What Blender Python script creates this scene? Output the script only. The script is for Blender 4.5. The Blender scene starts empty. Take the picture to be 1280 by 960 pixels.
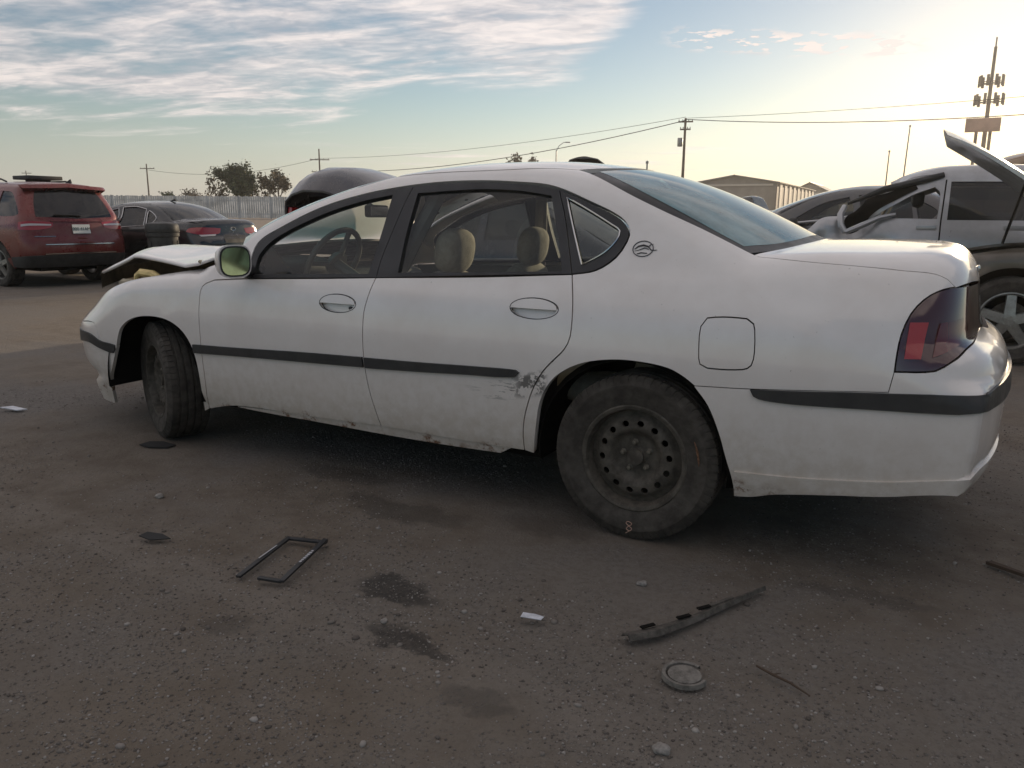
import bpy, bmesh, math, random
import numpy as np
from mathutils import Vector, Matrix
from mathutils.geometry import delaunay_2d_cdt
random.seed(7); RNG = np.random.default_rng(7)
sc = bpy.context.scene; COL = sc.collection
R_ = math.radians
# ---------------------------------------------------------------- camera
def camera():
    yaw, pitch, roll = -0.49157, -0.21043, 0.00767
    cy, sy, cp, sp = math.cos(yaw), math.sin(yaw), math.cos(pitch), math.sin(pitch)
    f = Vector((sy * cp, cy * cp, sp)); r = Vector((cy, -sy, 0)); u = r.cross(f)
    cr, sr = math.cos(roll), math.sin(roll)
    r2 = cr * r + sr * u; u2 = -sr * r + cr * u
    cd = bpy.data.cameras.new('camera'); cam = bpy.data.objects.new('camera', cd); COL.objects.link(cam)
    cam.matrix_world = Matrix(((r2.x, u2.x, -f.x, .961), (r2.y, u2.y, -f.y, -2.754), (r2.z, u2.z, -f.z, 1.250), (0, 0, 0, 1)))
    cd.sensor_width = 36; cd.lens = 36 * 979.03 / 1280; cd.clip_start = .05; cd.clip_end = 9000
    sc.camera = cam
camera()
# ---------------------------------------------------------------- sky and sun
SUN_EL, SUN_AZ = R_(8.5), R_(7.0)          # azimuth from +Y towards +X
SKY_STRENGTH, SUN_STRENGTH, EXPOSURE = .10, 4.4, .22
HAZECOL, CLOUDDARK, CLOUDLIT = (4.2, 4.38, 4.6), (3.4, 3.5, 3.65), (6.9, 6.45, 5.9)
def nd(nt, t, **kw):
    n = nt.nodes.new(t)
    for k, v in kw.items():
        if k.startswith('i_'):
            key = k[2:]; key = int(key) if key.isdigit() else key.replace('_', ' ')
            n.inputs[key].default_value = v
        else: setattr(n, k, v)
    return n
def mth(nt, op, a, b=None, c=None, clamp=False):
    n = nt.nodes.new('ShaderNodeMath'); n.operation = op; n.use_clamp = clamp
    for i, v in enumerate((a, b, c)):
        if v is None: continue
        if isinstance(v, (int, float)): n.inputs[i].default_value = v
        else: nt.links.new(v, n.inputs[i])
    return n.outputs[0]
def mrange(nt, v, a, b, c=0., d=1., smooth=True):
    n = nt.nodes.new('ShaderNodeMapRange'); n.interpolation_type = 'SMOOTHSTEP' if smooth else 'LINEAR'
    nt.links.new(v, n.inputs[0])
    for i, x in enumerate((a, b, c, d)): n.inputs[i + 1].default_value = x
    return n.outputs[0]
def mixc(nt, fac, a, b, mode='MIX'):
    n = nt.nodes.new('ShaderNodeMix'); n.data_type = 'RGBA'; n.blend_type = mode
    for s, v in ((0, fac), (6, a), (7, b)):
        if isinstance(v, (int, float)): n.inputs[s].default_value = v
        elif isinstance(v, (tuple, list)): n.inputs[s].default_value = (*v, 1) if len(v) == 3 else v
        else: nt.links.new(v, n.inputs[s])
    return n.outputs[2]
def world():
    w = bpy.data.worlds.new('World'); sc.world = w; w.use_nodes = True; nt = w.node_tree; nt.nodes.clear()
    L = nt.links
    sky = nd(nt, 'ShaderNodeTexSky', sky_type='NISHITA', sun_disc=False, sun_elevation=SUN_EL, sun_rotation=SUN_AZ,
             altitude=200, air_density=1.0, dust_density=.3, ozone_density=1.5)
    tc = nd(nt, 'ShaderNodeTexCoord'); sep = nd(nt, 'ShaderNodeSeparateXYZ'); L.new(tc.outputs['Generated'], sep.inputs[0])
    X, Y, Z = sep.outputs
    zz = mth(nt, 'ADD', mth(nt, 'MAXIMUM', Z, 0.0), .06)
    U = mth(nt, 'DIVIDE', X, zz); V = mth(nt, 'DIVIDE', Y, zz)     # cloud deck seen in perspective
    def coord(sx, sy, rot):
        cb = nd(nt, 'ShaderNodeCombineXYZ'); c, s = math.cos(rot), math.sin(rot)
        L.new(mth(nt, 'MULTIPLY', mth(nt, 'ADD', mth(nt, 'MULTIPLY', U, c), mth(nt, 'MULTIPLY', V, s)), sx), cb.inputs[0])
        L.new(mth(nt, 'MULTIPLY', mth(nt, 'SUBTRACT', mth(nt, 'MULTIPLY', V, c), mth(nt, 'MULTIPLY', U, s)), sy), cb.inputs[1])
        return cb.outputs[0]
    def noise(co, sc_, det=6, rough=.6, dist=0.):
        n = nd(nt, 'ShaderNodeTexNoise', i_Scale=sc_, i_Detail=det, i_Roughness=rough, i_Distortion=dist); L.new(co, n.inputs[0]); return n.outputs[0]
    bg = nd(nt, 'ShaderNodeBackground')
    hs = nd(nt, 'ShaderNodeHueSaturation'); hs.inputs['Saturation'].default_value = 1.12; L.new(sky.outputs[0], hs.inputs['Color']); base = hs.outputs[0]
    # thin dusty air: pale band that thickens towards the horizon
    el = mth(nt, 'MULTIPLY', mth(nt, 'ARCSINE', Z), 57.2958); az = mth(nt, 'MULTIPLY', mth(nt, 'ARCTAN2', X, Y), 57.2958)
    sd = (math.sin(SUN_AZ) * math.cos(SUN_EL), math.cos(SUN_AZ) * math.cos(SUN_EL), math.sin(SUN_EL))
    dt = nd(nt, 'ShaderNodeVectorMath', operation='DOT_PRODUCT'); L.new(tc.outputs['Generated'], dt.inputs[0]); dt.inputs[1].default_value = sd
    hz = mixc(nt, 1., HAZECOL, mrange(nt, dt.outputs['Value'], .55, .99, 1., 1.5), 'MULTIPLY')
    base = mixc(nt, mth(nt, 'MULTIPLY', mrange(nt, el, 8., 0.), .70), base, hz)
    c0 = coord(.42, 1.1, .10); c1 = coord(1.0, 1.0, .0)
    nbig = noise(c1, 1.1, 4, .55); nmid = noise(c0, 2.6, 8, .60, .5); nfine = noise(coord(1.5, 2.4, .35), 4.5, 4, .55, .6)
    jit = mth(nt, 'MULTIPLY', mth(nt, 'SUBTRACT', nmid, .5), 7.0)
    low = mth(nt, 'ADD', mth(nt, 'ADD', 5.6, mth(nt, 'MULTIPLY', mrange(nt, az, -43., -36.), 2.9)), mth(nt, 'ADD', mth(nt, 'MULTIPLY', mrange(nt, az, -27., -14.), 9.), mth(nt, 'MULTIPLY', mrange(nt, mth(nt, 'ABSOLUTE', mth(nt, 'ADD', az, 55.)), 38., 75.), 12.)))
    m = mrange(nt, mth(nt, 'ADD', mth(nt, 'SUBTRACT', el, low), jit), -.6, 2.4)
    body = mth(nt, 'ADD', mth(nt, 'MULTIPLY', nmid, .75), mth(nt, 'MULTIPLY', nfine, .20))
    dens = mth(nt, 'MULTIPLY', m, mrange(nt, mth(nt, 'ADD', body, mth(nt, 'MULTIPLY', nbig, 1.1)), .74, 1.16))
    dens = mth(nt, 'MAXIMUM', dens, mth(nt, 'MULTIPLY', m, mrange(nt, el, 13., 30., 0., .95)))  # unseen cloud overhead thickened here to lift the ambient light
    # small puffs in a row, and flat streaks low over the horizon
    pn = noise(c1, 9., 4, .55, .2); pm_ = mth(nt, 'MULTIPLY', mrange(nt, mth(nt, 'ABSOLUTE', mth(nt, 'SUBTRACT', el, mth(nt, 'SUBTRACT', 10.2, mth(nt, 'MULTIPLY', az, .085)))), 1.0, .3), mrange(nt, mth(nt, 'ABSOLUTE', mth(nt, 'ADD', az, 10.)), 9., 5.))
    puff = mth(nt, 'MULTIPLY', mrange(nt, pn, .51, .57), pm_)
    cs = nd(nt, 'ShaderNodeCombineXYZ'); L.new(mth(nt, 'MULTIPLY', az, .06), cs.inputs[0]); L.new(mth(nt, 'MULTIPLY', el, 1.1), cs.inputs[1]); sn = noise(cs.outputs[0], 1.6, 5, .6)
    strk = mth(nt, 'MULTIPLY', mrange(nt, sn, .50, .68), mth(nt, 'MULTIPLY', mrange(nt, mth(nt, 'ABSOLUTE', mth(nt, 'SUBTRACT', el, 3.9)), 1.6, .4), mrange(nt, mth(nt, 'ABSOLUTE', mth(nt, 'ADD', az, 25.)), 22., 8.)))
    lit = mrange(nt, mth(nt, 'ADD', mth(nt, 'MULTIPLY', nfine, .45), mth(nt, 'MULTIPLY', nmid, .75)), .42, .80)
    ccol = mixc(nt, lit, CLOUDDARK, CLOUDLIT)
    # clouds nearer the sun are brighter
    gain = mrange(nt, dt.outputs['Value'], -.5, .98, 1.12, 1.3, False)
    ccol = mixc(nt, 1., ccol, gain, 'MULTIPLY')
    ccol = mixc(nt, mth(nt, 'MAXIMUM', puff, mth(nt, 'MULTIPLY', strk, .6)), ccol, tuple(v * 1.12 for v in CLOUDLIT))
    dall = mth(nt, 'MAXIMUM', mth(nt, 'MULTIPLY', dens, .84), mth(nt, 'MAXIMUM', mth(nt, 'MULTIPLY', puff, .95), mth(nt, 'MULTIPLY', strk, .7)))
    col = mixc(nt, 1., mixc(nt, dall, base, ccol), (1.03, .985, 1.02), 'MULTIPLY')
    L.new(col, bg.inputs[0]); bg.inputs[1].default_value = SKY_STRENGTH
    out = nd(nt, 'ShaderNodeOutputWorld'); L.new(bg.outputs[0], out.inputs[0])
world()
def sun():
    l = bpy.data.lights.new('sun', 'SUN'); l.energy = SUN_STRENGTH; l.angle = R_(.55); l.color = (1, .79, .54)
    o = bpy.data.objects.new('sun', l); COL.objects.link(o)
    d = Vector((math.sin(SUN_AZ) * math.cos(SUN_EL), math.cos(SUN_AZ) * math.cos(SUN_EL), math.sin(SUN_EL)))
    o.rotation_euler = d.to_track_quat('Z', 'Y').to_euler()
sun()
vs = sc.view_settings; vs.view_transform = 'Standard'; vs.look = 'None'; vs.exposure = EXPOSURE; vs.gamma = 1
sc.cycles.max_bounces = 8; sc.cycles.transparent_max_bounces = 16; sc.cycles.caustics_reflective = False; sc.cycles.caustics_refractive = False
# ---------------------------------------------------------------- shape maths
class Cub:
    """natural cubic spline (C2)"""
    def __init__(s, pts):
        p = np.array(pts, float); s.x = p[:, 0]; s.y = p[:, 1]; n = len(p)
        h = np.diff(s.x); A = np.eye(n); b = np.zeros(n)
        for i in range(1, n - 1):
            A[i, i - 1] = h[i - 1]; A[i, i] = 2 * (h[i - 1] + h[i]); A[i, i + 1] = h[i]
            b[i] = 6 * ((s.y[i + 1] - s.y[i]) / h[i] - (s.y[i] - s.y[i - 1]) / h[i - 1])
        s.m = np.linalg.solve(A, b); s.h = h
    def __call__(s, v):
        v = np.asarray(v, float)
        i = np.clip(np.searchsorted(s.x, v) - 1, 0, len(s.h) - 1)
        h = s.h[i]; vc = np.clip(v, s.x[0], s.x[-1])
        a = (s.x[i + 1] - vc) / h; b = (vc - s.x[i]) / h
        r = a * s.y[i] + b * s.y[i + 1] + ((a ** 3 - a) * s.m[i] + (b ** 3 - b) * s.m[i + 1]) * h * h / 6
        n = len(s.h) - 1
        k0 = (s.y[1] - s.y[0]) / s.h[0] - s.h[0] * s.m[1] / 6
        k1 = (s.y[-1] - s.y[-2]) / s.h[n] + s.h[n] * s.m[-2] / 6
        return r + np.minimum(v - s.x[0], 0) * k0 + np.maximum(v - s.x[-1], 0) * k1
class Pch:
    """monotone cubic spline"""
    def __init__(s, pts):
        p = np.array(pts, float); s.x = p[:, 0]; s.y = p[:, 1]
        h = np.diff(s.x); d = np.diff(s.y) / h; m = np.zeros(len(p))
        for i in range(1, len(p) - 1):
            if d[i - 1] * d[i] > 0:
                w1 = 2 * h[i] + h[i - 1]; w2 = h[i] + 2 * h[i - 1]
                m[i] = (w1 + w2) / (w1 / d[i - 1] + w2 / d[i])
        m[0] = d[0]; m[-1] = d[-1]; s.m = m; s.h = h
    def __call__(s, v):
        v = np.asarray(v, float); vc = np.clip(v, s.x[0], s.x[-1])
        i = np.clip(np.searchsorted(s.x, vc) - 1, 0, len(s.h) - 1); h = s.h[i]; t = (vc - s.x[i]) / h
        r = (2*t**3 - 3*t**2 + 1) * s.y[i] + (t**3 - 2*t**2 + t) * h * s.m[i] + (-2*t**3 + 3*t**2) * s.y[i+1] + (t**3 - t**2) * h * s.m[i+1]
        return r + np.minimum(v - s.x[0], 0) * s.m[0] + np.maximum(v - s.x[-1], 0) * s.m[-1]
def smax(a, b, k):
    h = np.maximum(k - np.abs(a - b), 0) / k
    return np.maximum(a, b) + h * h * k * .25
def smin(a, b, k): return -smax(-a, -b, k)

class CarShape:
    """implicit car body: negative inside. x = length (front negative), y = width, z = up"""
    def __init__(s, d):
        s.yc = d.get('yc', 0.0)
        s.plan = Cub(d['plan']); s.inset = Pch(d['inset'])
        s.top = Cub(d['top']); s.crown = d.get('crown', .05); s.cw = d.get('cw', .8)
        s.rear = Pch(d['rear']); s.front = Pch(d['front'])
        s.rc, s.fc = d.get('rc', .1), d.get('fc', .3); s.rp, s.fp = d.get('rp', 2), d.get('fp', 2)
        s.ke, s.kt, s.kf = d.get('ke', .15), d.get('kt', .08), d.get('kf', .2)
        s.roof = Cub(d['roof']); s.rcrown = d.get('rcrown', .06); s.rw = d.get('rw', .6)
        s.ws = Pch(d['ws']); s.bl = Pch(d['bl']); s.wsh, s.blh, s.sw = d.get('wsh', .25), d.get('blh', .24), d.get('sw', .72)
        s.kr = d.get('kr', .06); s.kg = d.get('kg', .06); s.ku = d.get("ku", .015); s.kc = d.get("kc", 0)
        s.a, s.b, s.z0, s.x0 = d['a'], d['b'], d.get('z0', .6), d.get('x0', 0.)
    def F(s, P):
        x, y, z = P[:, 0], P[:, 1], P[:, 2]
        w = np.sqrt((y - s.yc) ** 2 + 1e-8)
        side = w - (s.plan(x) - s.inset(z))
        top = z - (s.top(x) - s.crown * (w / s.cw) ** 2)
        re = x - (s.rear(z) - s.rc * (w / .8) ** s.rp)
        fr = (s.front(z) + s.fc * (w / .8) ** s.fp) - x
        low = smax(smax(side, re, s.ke), fr, s.kf)
        low = smax(low, top, s.kt)
        rf = z - (s.roof(x) - s.rcrown * (w / s.rw) ** 2)
        q = (w / s.sw) ** 2
        wv = (z - s.ws(x - s.wsh * q)) * .93
        bv = (z - s.bl(x + s.blh * q)) * .93
        cab = smax(smax(smax(rf, wv, .12), bv, .12), side, s.kr)
        cab = np.maximum(smax(cab, re, s.kc), fr) if s.kc else np.maximum(np.maximum(cab, re), fr)
        return smin(low, cab, s.ku)
    def grad(s, P, e=.003):
        g = np.zeros_like(P)
        for i in range(3):
            d = np.zeros(3); d[i] = e
            g[:, i] = s.F(P + d) - s.F(P - d)
        return g / (np.linalg.norm(g, axis=1, keepdims=True) + 1e-12)
    # parameter maps: 's' horizontal rays (sides, bumpers), 't' vertical rays (roof, glass),
    # 'x' rays about the long axis (body side), 'y' rays about the cross axis (deck lid, hood)
    def par(s, P, mode):
        P = np.atleast_2d(np.asarray(P, float)); x, y, z = P.T; yy = y - s.yc
        if mode == 't': return np.stack([x, y], 1)
        if mode == 'x': return np.stack([x, -.7 * np.arctan2(z - s.z0, -yy)], 1)
        if mode == 'y': return np.stack([.7 * np.arctan2(x - s.x0, z - s.z0), y], 1)
        p = np.where(x > s.b, s.b + .7 * np.arctan2(x - s.b, -yy), np.where(x < s.a, s.a - .7 * np.arctan2(s.a - x, -yy), x))
        return np.stack([p, z], 1)
    def ray(s, Q, mode):
        p, q = Q[:, 0], Q[:, 1]; n = len(p); one = np.ones(n); zo = np.zeros(n)
        if mode == 't': return np.stack([p, q, .5 * one], 1), np.stack([zo, zo, one], 1)
        if mode == 'x':
            t = -q / .7
            return np.stack([p, s.yc * one, s.z0 * one], 1), np.stack([zo, -np.cos(t), np.sin(t)], 1)
        if mode == 'y':
            t = p / .7
            return np.stack([s.x0 * one, q, s.z0 * one], 1), np.stack([np.sin(t), zo, np.cos(t)], 1)
        al = np.where(p > s.b, (p - s.b) / .7, np.where(p < s.a, (p - s.a) / .7, 0))
        return np.stack([np.clip(p, s.a, s.b), s.yc * one, q], 1), np.stack([np.sin(al), -np.cos(al), zo], 1)
    def lift(s, Q, mode, off=0.0):
        o, d = s.ray(Q, mode); lo = np.zeros(len(o)); hi = np.full(len(o), 1.6)
        for _ in range(34):
            m = (lo + hi) / 2; f = s.F(o + d * m[:, None]) - off
            lo = np.where(f < 0, m, lo); hi = np.where(f < 0, hi, m)
        return o + d * lo[:, None]
    def hit(s, o, d, t0=.5, t1=14., n=3000):
        """first point of a line of sight on the body"""
        ts = np.linspace(t0, t1, n); f = s.F(o + d * ts[:, None])
        k = np.where(f < 0)[0]
        if not len(k): 
            i = int(np.argmin(f)); return o + d * ts[i]
        lo, hi = ts[max(k[0] - 1, 0)], ts[k[0]]
        for _ in range(30):
            m = (lo + hi) / 2
            if s.F((o + d * m)[None])[0] < 0: hi = m
            else: lo = m
        return o + d * hi
SEDAN = dict(yc=.925, a=-3.3, b=.75, z0=.6, x0=.2,
    plan=[(-4.0, .84), (-3.4, .885), (-2.8, .905), (-2.0, .92), (-1.0, .925), (0, .922), (.6, .905), (1.0, .88), (1.4, .84)],
    inset=[(.1, .09), (.25, .05), (.32, .028), (.45, .010), (.6, 0.0005), (.70, 0), (.82, .010), (.92, .032), (1.0, .066), (1.06, .098), (1.12, .130), (1.22, .183), (1.32, .236), (1.42, .292), (1.55, .37)],
    top=[(-4.1, .62), (-3.8, .74), (-3.5, .83), (-3.1, .93), (-2.8, .975), (-2.5, 1.005), (-2.2, 1.03), (-1.2, 1.05), (0, 1.12), (.45, 1.160), (.85, 1.170), (1.05, 1.160), (1.25, 1.125)],
    crown=.045, cw=.8, kt=.09,
    rear=[(.2, 1.10), (.33, 1.18), (.42, 1.225), (.55, 1.243), (.66, 1.245), (.76, 1.233), (.80, 1.217), (.84, 1.165), (.865, 1.142), (.92, 1.132), (1.0, 1.12), (1.06, 1.108), (1.12, 1.09), (1.2, 1.06)],
    rc=.09, ke=.22, rp=2.4,
    front=[(.15, -3.70), (.3, -3.78), (.4, -3.90), (.5, -3.92), (.60, -3.91), (.66, -3.84), (.72, -3.75), (.85, -3.6), (1.0, -3.35)],
    fc=.36, kf=.25, fp=2.2,
    roof=[(-2.0, 1.46), (-1.6, 1.487), (-1.2, 1.508), (-.8, 1.515), (-.4, 1.502), (0, 1.47), (.4, 1.42)], rcrown=.062, rw=.6,
    ws=[(-2.9, .84), (-2.68, 0.99), (-2.5, 1.10), (-2.35, 1.185), (-1.93, 1.34), (-1.56, 1.465), (-1.2, 1.57)],
    bl=[(-.5, 1.58), (-.2, 1.485), (0, 1.405), (.25, 1.295), (.52, 1.165), (.8, 1.03)], wsh=.25, blh=.24, sw=.72,
    kr=.07)
# ---------------------------------------------------------------- materials
MATS = {}
def pmat(name, base, rough=.5, metal=0., coat=0., var=.0, vscale=8., bump=0., bscale=60., spec=.5, emit=None, custom=None):
    m = bpy.data.materials.new(name); m.use_nodes = True; nt = m.node_tree; b = nt.nodes['Principled BSDF']
    b.inputs['Base Color'].default_value = (*base, 1); b.inputs['Roughness'].default_value = rough; b.inputs['Metallic'].default_value = metal
    b.inputs['Coat Weight'].default_value = coat; b.inputs['Coat Roughness'].default_value = .06; b.inputs['Specular IOR Level'].default_value = spec
    tc = nd(nt, 'ShaderNodeTexCoord')
    if var:
        n = nd(nt, 'ShaderNodeTexNoise', i_Scale=vscale, i_Detail=6, i_Roughness=.65); nt.links.new(tc.outputs['Object'], n.inputs[0])
        f = mrange(nt, n.outputs[0], .3, .7, 1 - var, 1 + var)
        c = mixc(nt, 1., (*base, 1), f, 'MULTIPLY'); nt.links.new(c, b.inputs['Base Color'])
        r = mrange(nt, n.outputs[0], .3, .7, min(1, rough * (1 + var)), rough * (1 - var * .5)); nt.links.new(r, b.inputs['Roughness'])
    if bump:
        n2 = nd(nt, 'ShaderNodeTexNoise', i_Scale=bscale, i_Detail=4); nt.links.new(tc.outputs['Object'], n2.inputs[0])
        bp = nd(nt, 'ShaderNodeBump', i_Strength=bump, i_Distance=.01); nt.links.new(n2.outputs[0], bp.inputs['Height']); nt.links.new(bp.outputs[0], b.inputs['Normal'])
    if emit: b.inputs['Emission Color'].default_value = (*emit[:3], 1); b.inputs['Emission Strength'].default_value = emit[3]
    if custom: custom(nt, b, tc)
    MATS[name] = m; return m
def glass(name, tint, rough=.02, dust=0., dustcol=(.3, .33, .33), ior=1.45, gloss=1.0):
    m = bpy.data.materials.new(name); m.use_nodes = True; nt = m.node_tree; nt.nodes.clear(); L = nt.links
    tr = nd(nt, 'ShaderNodeBsdfTransparent'); tr.inputs[0].default_value = (*tint, 1)
    gl = nd(nt, 'ShaderNodeBsdfGlossy'); gl.inputs['Roughness'].default_value = rough; gl.inputs[0].default_value = (gloss,) * 3 + (1,)
    fr = nd(nt, 'ShaderNodeFresnel', i_IOR=ior); mx = nd(nt, 'ShaderNodeMixShader')
    L.new(fr.outputs[0], mx.inputs[0]); L.new(tr.outputs[0], mx.inputs[1]); L.new(gl.outputs[0], mx.inputs[2]); o = mx.outputs[0]
    if dust:
        df = nd(nt, 'ShaderNodeBsdfDiffuse'); df.inputs[0].default_value = (*dustcol, 1)
        tc = nd(nt, 'ShaderNodeTexCoord'); n = nd(nt, 'ShaderNodeTexNoise', i_Scale=5., i_Detail=7, i_Roughness=.7); L.new(tc.outputs['Object'], n.inputs[0])
        f = mrange(nt, n.outputs[0], .25, .75, dust * .6, dust * 1.3)
        m2 = nd(nt, 'ShaderNodeMixShader'); L.new(f, m2.inputs[0]); L.new(tr.outputs[0], m2.inputs[1]); L.new(df.outputs[0], m2.inputs[2])
        L.new(m2.outputs[0], mx.inputs[1])
    out = nd(nt, 'ShaderNodeOutputMaterial'); L.new(o, out.inputs[0]); MATS[name] = m; return m
# ---------------------------------------------------------------- mesh helpers
def link(name, me, mat=None, parent=None, **props):
    o = bpy.data.objects.new(name, me); COL.objects.link(o)
    if mat is not None and me is not None and not me.materials: me.materials.append(mat)
    if parent is not None: o.parent = parent
    for k, v in props.items(): o[k] = v
    return o
def thing(name, label, cat, loc=(0, 0, 0), rz=0., group=None):
    o = bpy.data.objects.new(name, None); COL.objects.link(o); o.location = loc; o.rotation_euler = (0, 0, rz); o.empty_display_size = .2
    o['label'] = label; o['category'] = cat
    if group: o['group'] = group
    return o
def mesh(name, V, Fc, smooth=True, normals=None):
    me = bpy.data.meshes.new(name); me.from_pydata([tuple(v) for v in np.asarray(V)], [], [tuple(int(i) for i in f) for f in Fc])
    if smooth: me.polygons.foreach_set('use_smooth', [True] * len(me.polygons))
    me.update()
    if normals is not None: me.normals_split_custom_set([tuple(n) for n in normals])
    return me
class MB:
    """collects boxes, tubes, lathes and prisms into one mesh"""
    def __init__(s): s.V = []; s.F = []; s.sm = []
    def add(s, V, F, smooth=False):
        o = len(s.V); s.V += [tuple(v) for v in V]; s.F += [tuple(i + o for i in f) for f in F]; s.sm += [smooth] * len(F); return s
    def box(s, c, d, rot=None, bev=0.):
        bm = bmesh.new(); bmesh.ops.create_cube(bm, size=1)
        for v in bm.verts: v.co = Vector((v.co.x * d[0], v.co.y * d[1], v.co.z * d[2]))
        if bev: bmesh.ops.bevel(bm, geom=bm.edges[:], offset=bev, segments=2, affect='EDGES', profile=.6)
        M = Matrix.Translation(c) @ (rot.to_4x4() if rot is not None else Matrix())
        bm.transform(M); bm.verts.index_update()
        s.add([v.co[:] for v in bm.verts], [[v.index for v in f.verts] for f in bm.faces], bool(bev)); bm.free(); return s
    def tube(s, pts, r, n=8, closed=False, cap=True):
        pts = [Vector(p) for p in pts]; m = len(pts); rs = r if isinstance(r, (list, tuple)) else [r] * m; V = []; up = None
        for i, p in enumerate(pts):
            a = pts[(i - 1) % m] if (closed or i) else p; b = pts[(i + 1) % m] if (closed or i < m - 1) else p
            t = (b - a).normalized()
            if up is None: up = t.orthogonal().normalized()
            up = (up - t * up.dot(t)); up = up.normalized() if up.length > 1e-6 else t.orthogonal().normalized()
            bi = t.cross(up)
            for k in range(n):
                an = 2 * math.pi * k / n; V.append(p + (up * math.cos(an) + bi * math.sin(an)) * rs[i])
        F = []
        for i in range(m if closed else m - 1):
            j = (i + 1) % m
            for k in range(n): F.append((i * n + k, i * n + (k + 1) % n, j * n + (k + 1) % n, j * n + k))
        if cap and not closed: F += [tuple(range(n))[::-1], tuple((m - 1) * n + k for k in range(n))]
        s.add(V, F, True); return s
    def lathe(s, prof, n=48, M=None, closed=False):
        """prof: (r, h) ; axis Y (h along Y)"""
        V = []; m = len(prof)
        for k in range(n):
            a = 2 * math.pi * k / n
            for r, h in prof: V.append(Vector((r * math.cos(a), h, r * math.sin(a))))
        if M is not None: V = [M @ v for v in V]
        F = []
        for k in range(n):
            k2 = (k + 1) % n
            for i in range(m - 1 if not closed else m):
                j = (i + 1) % m; F.append((k * m + i, k * m + j, k2 * m + j, k2 * m + i))
        s.add(V, F, True); return s
    def prism(s, poly, h, M=None):
        """poly in XY, extruded 0..h in Z"""
        n = len(poly); V = [Vector((x, y, 0)) for x, y in poly] + [Vector((x, y, h)) for x, y in poly]
        if M is not None: V = [M @ v for v in V]
        F = [tuple(range(n))[::-1], tuple(range(n, 2 * n))] + [(i, (i + 1) % n, n + (i + 1) % n, n + i) for i in range(n)]
        s.add(V, F); return s
    def mesh(s, name):
        me = bpy.data.meshes.new(name); me.from_pydata(s.V, [], s.F)
        me.polygons.foreach_set('use_smooth', s.sm); me.update()
        if any(s.sm): 
            bm = bmesh.new(); bm.from_mesh(me); bmesh.ops.recalc_face_normals(bm, faces=bm.faces); bm.to_mesh(me); bm.free()
            try: me.set_sharp_from_angle(angle=R_(40))
            except Exception: pass
        return me
    def build(s, name, mat, parent=None, **props): return link(name, s.mesh(name), mat, parent, **props)
# ---------------------------------------------------------------- surface panels
def resample(pts, step=.025):
    """pts: (p, q, corner) closed; Catmull-Rom between corners"""
    P = np.array([(a[0], a[1]) for a in pts], float); C = [len(a) > 2 and bool(a[2]) for a in pts]; n = len(P); out = []
    for i in range(n):
        j = (i + 1) % n; p1, p2 = P[i], P[j]
        p0 = P[i - 1] if not C[i] else 2 * p1 - p2; p3 = P[(j + 1) % n] if not C[j] else 2 * p2 - p1
        k = max(1, int(math.ceil(np.linalg.norm(p2 - p1) / step)))
        l1 = np.linalg.norm(p2 - p1) + 1e-9
        m1 = (p2 - p0) / (l1 + np.linalg.norm(p1 - p0) + 1e-9) * l1; m2 = (p3 - p1) / (l1 + np.linalg.norm(p3 - p2) + 1e-9) * l1
        for t in np.arange(k) / k:
            out.append((2*t**3 - 3*t**2 + 1) * p1 + (t**3 - 2*t**2 + t) * m1 + (-2*t**3 + 3*t**2) * p2 + (t**3 - t**2) * m2)
    return np.array(out)
def area2(P): x, y = P.T; return float(np.sum(x * np.roll(y, -1) - np.roll(x, -1) * y))
def inset(P, g):
    """P counter-clockwise; moves every edge inwards by g"""
    if g == 0: return P
    e = np.roll(P, -1, 0) - P; L = np.linalg.norm(e, axis=1, keepdims=True) + 1e-12; n = np.stack([-e[:, 1], e[:, 0]], 1) / L
    n0 = np.roll(n, 1, 0); b = n + n0; d = np.maximum(1 + np.sum(n * n0, 1, keepdims=True), .35); return P + b / d * g
def inpoly(Q, loops):
    x, y = Q.T; r = np.zeros(len(Q), bool)
    for P in loops:
        a = P; b = np.roll(P, -1, 0)
        for (x1, y1), (x2, y2) in zip(a, b):
            if y1 == y2: continue
            c = ((y1 > y) != (y2 > y)) & (x < (x2 - x1) * (y - y1) / (y2 - y1) + x1); r ^= c
    return r
def segdist(Q, loops):
    d = np.full(len(Q), 1e9)
    for P in loops:
        b = np.roll(P, -1, 0)
        for p1, p2 in zip(P, b):
            e = p2 - p1; t = np.clip(((Q - p1) @ e) / (e @ e + 1e-12), 0, 1); d = np.minimum(d, np.linalg.norm(Q - p1 - t[:, None] * e, axis=1))
    return d
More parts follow.
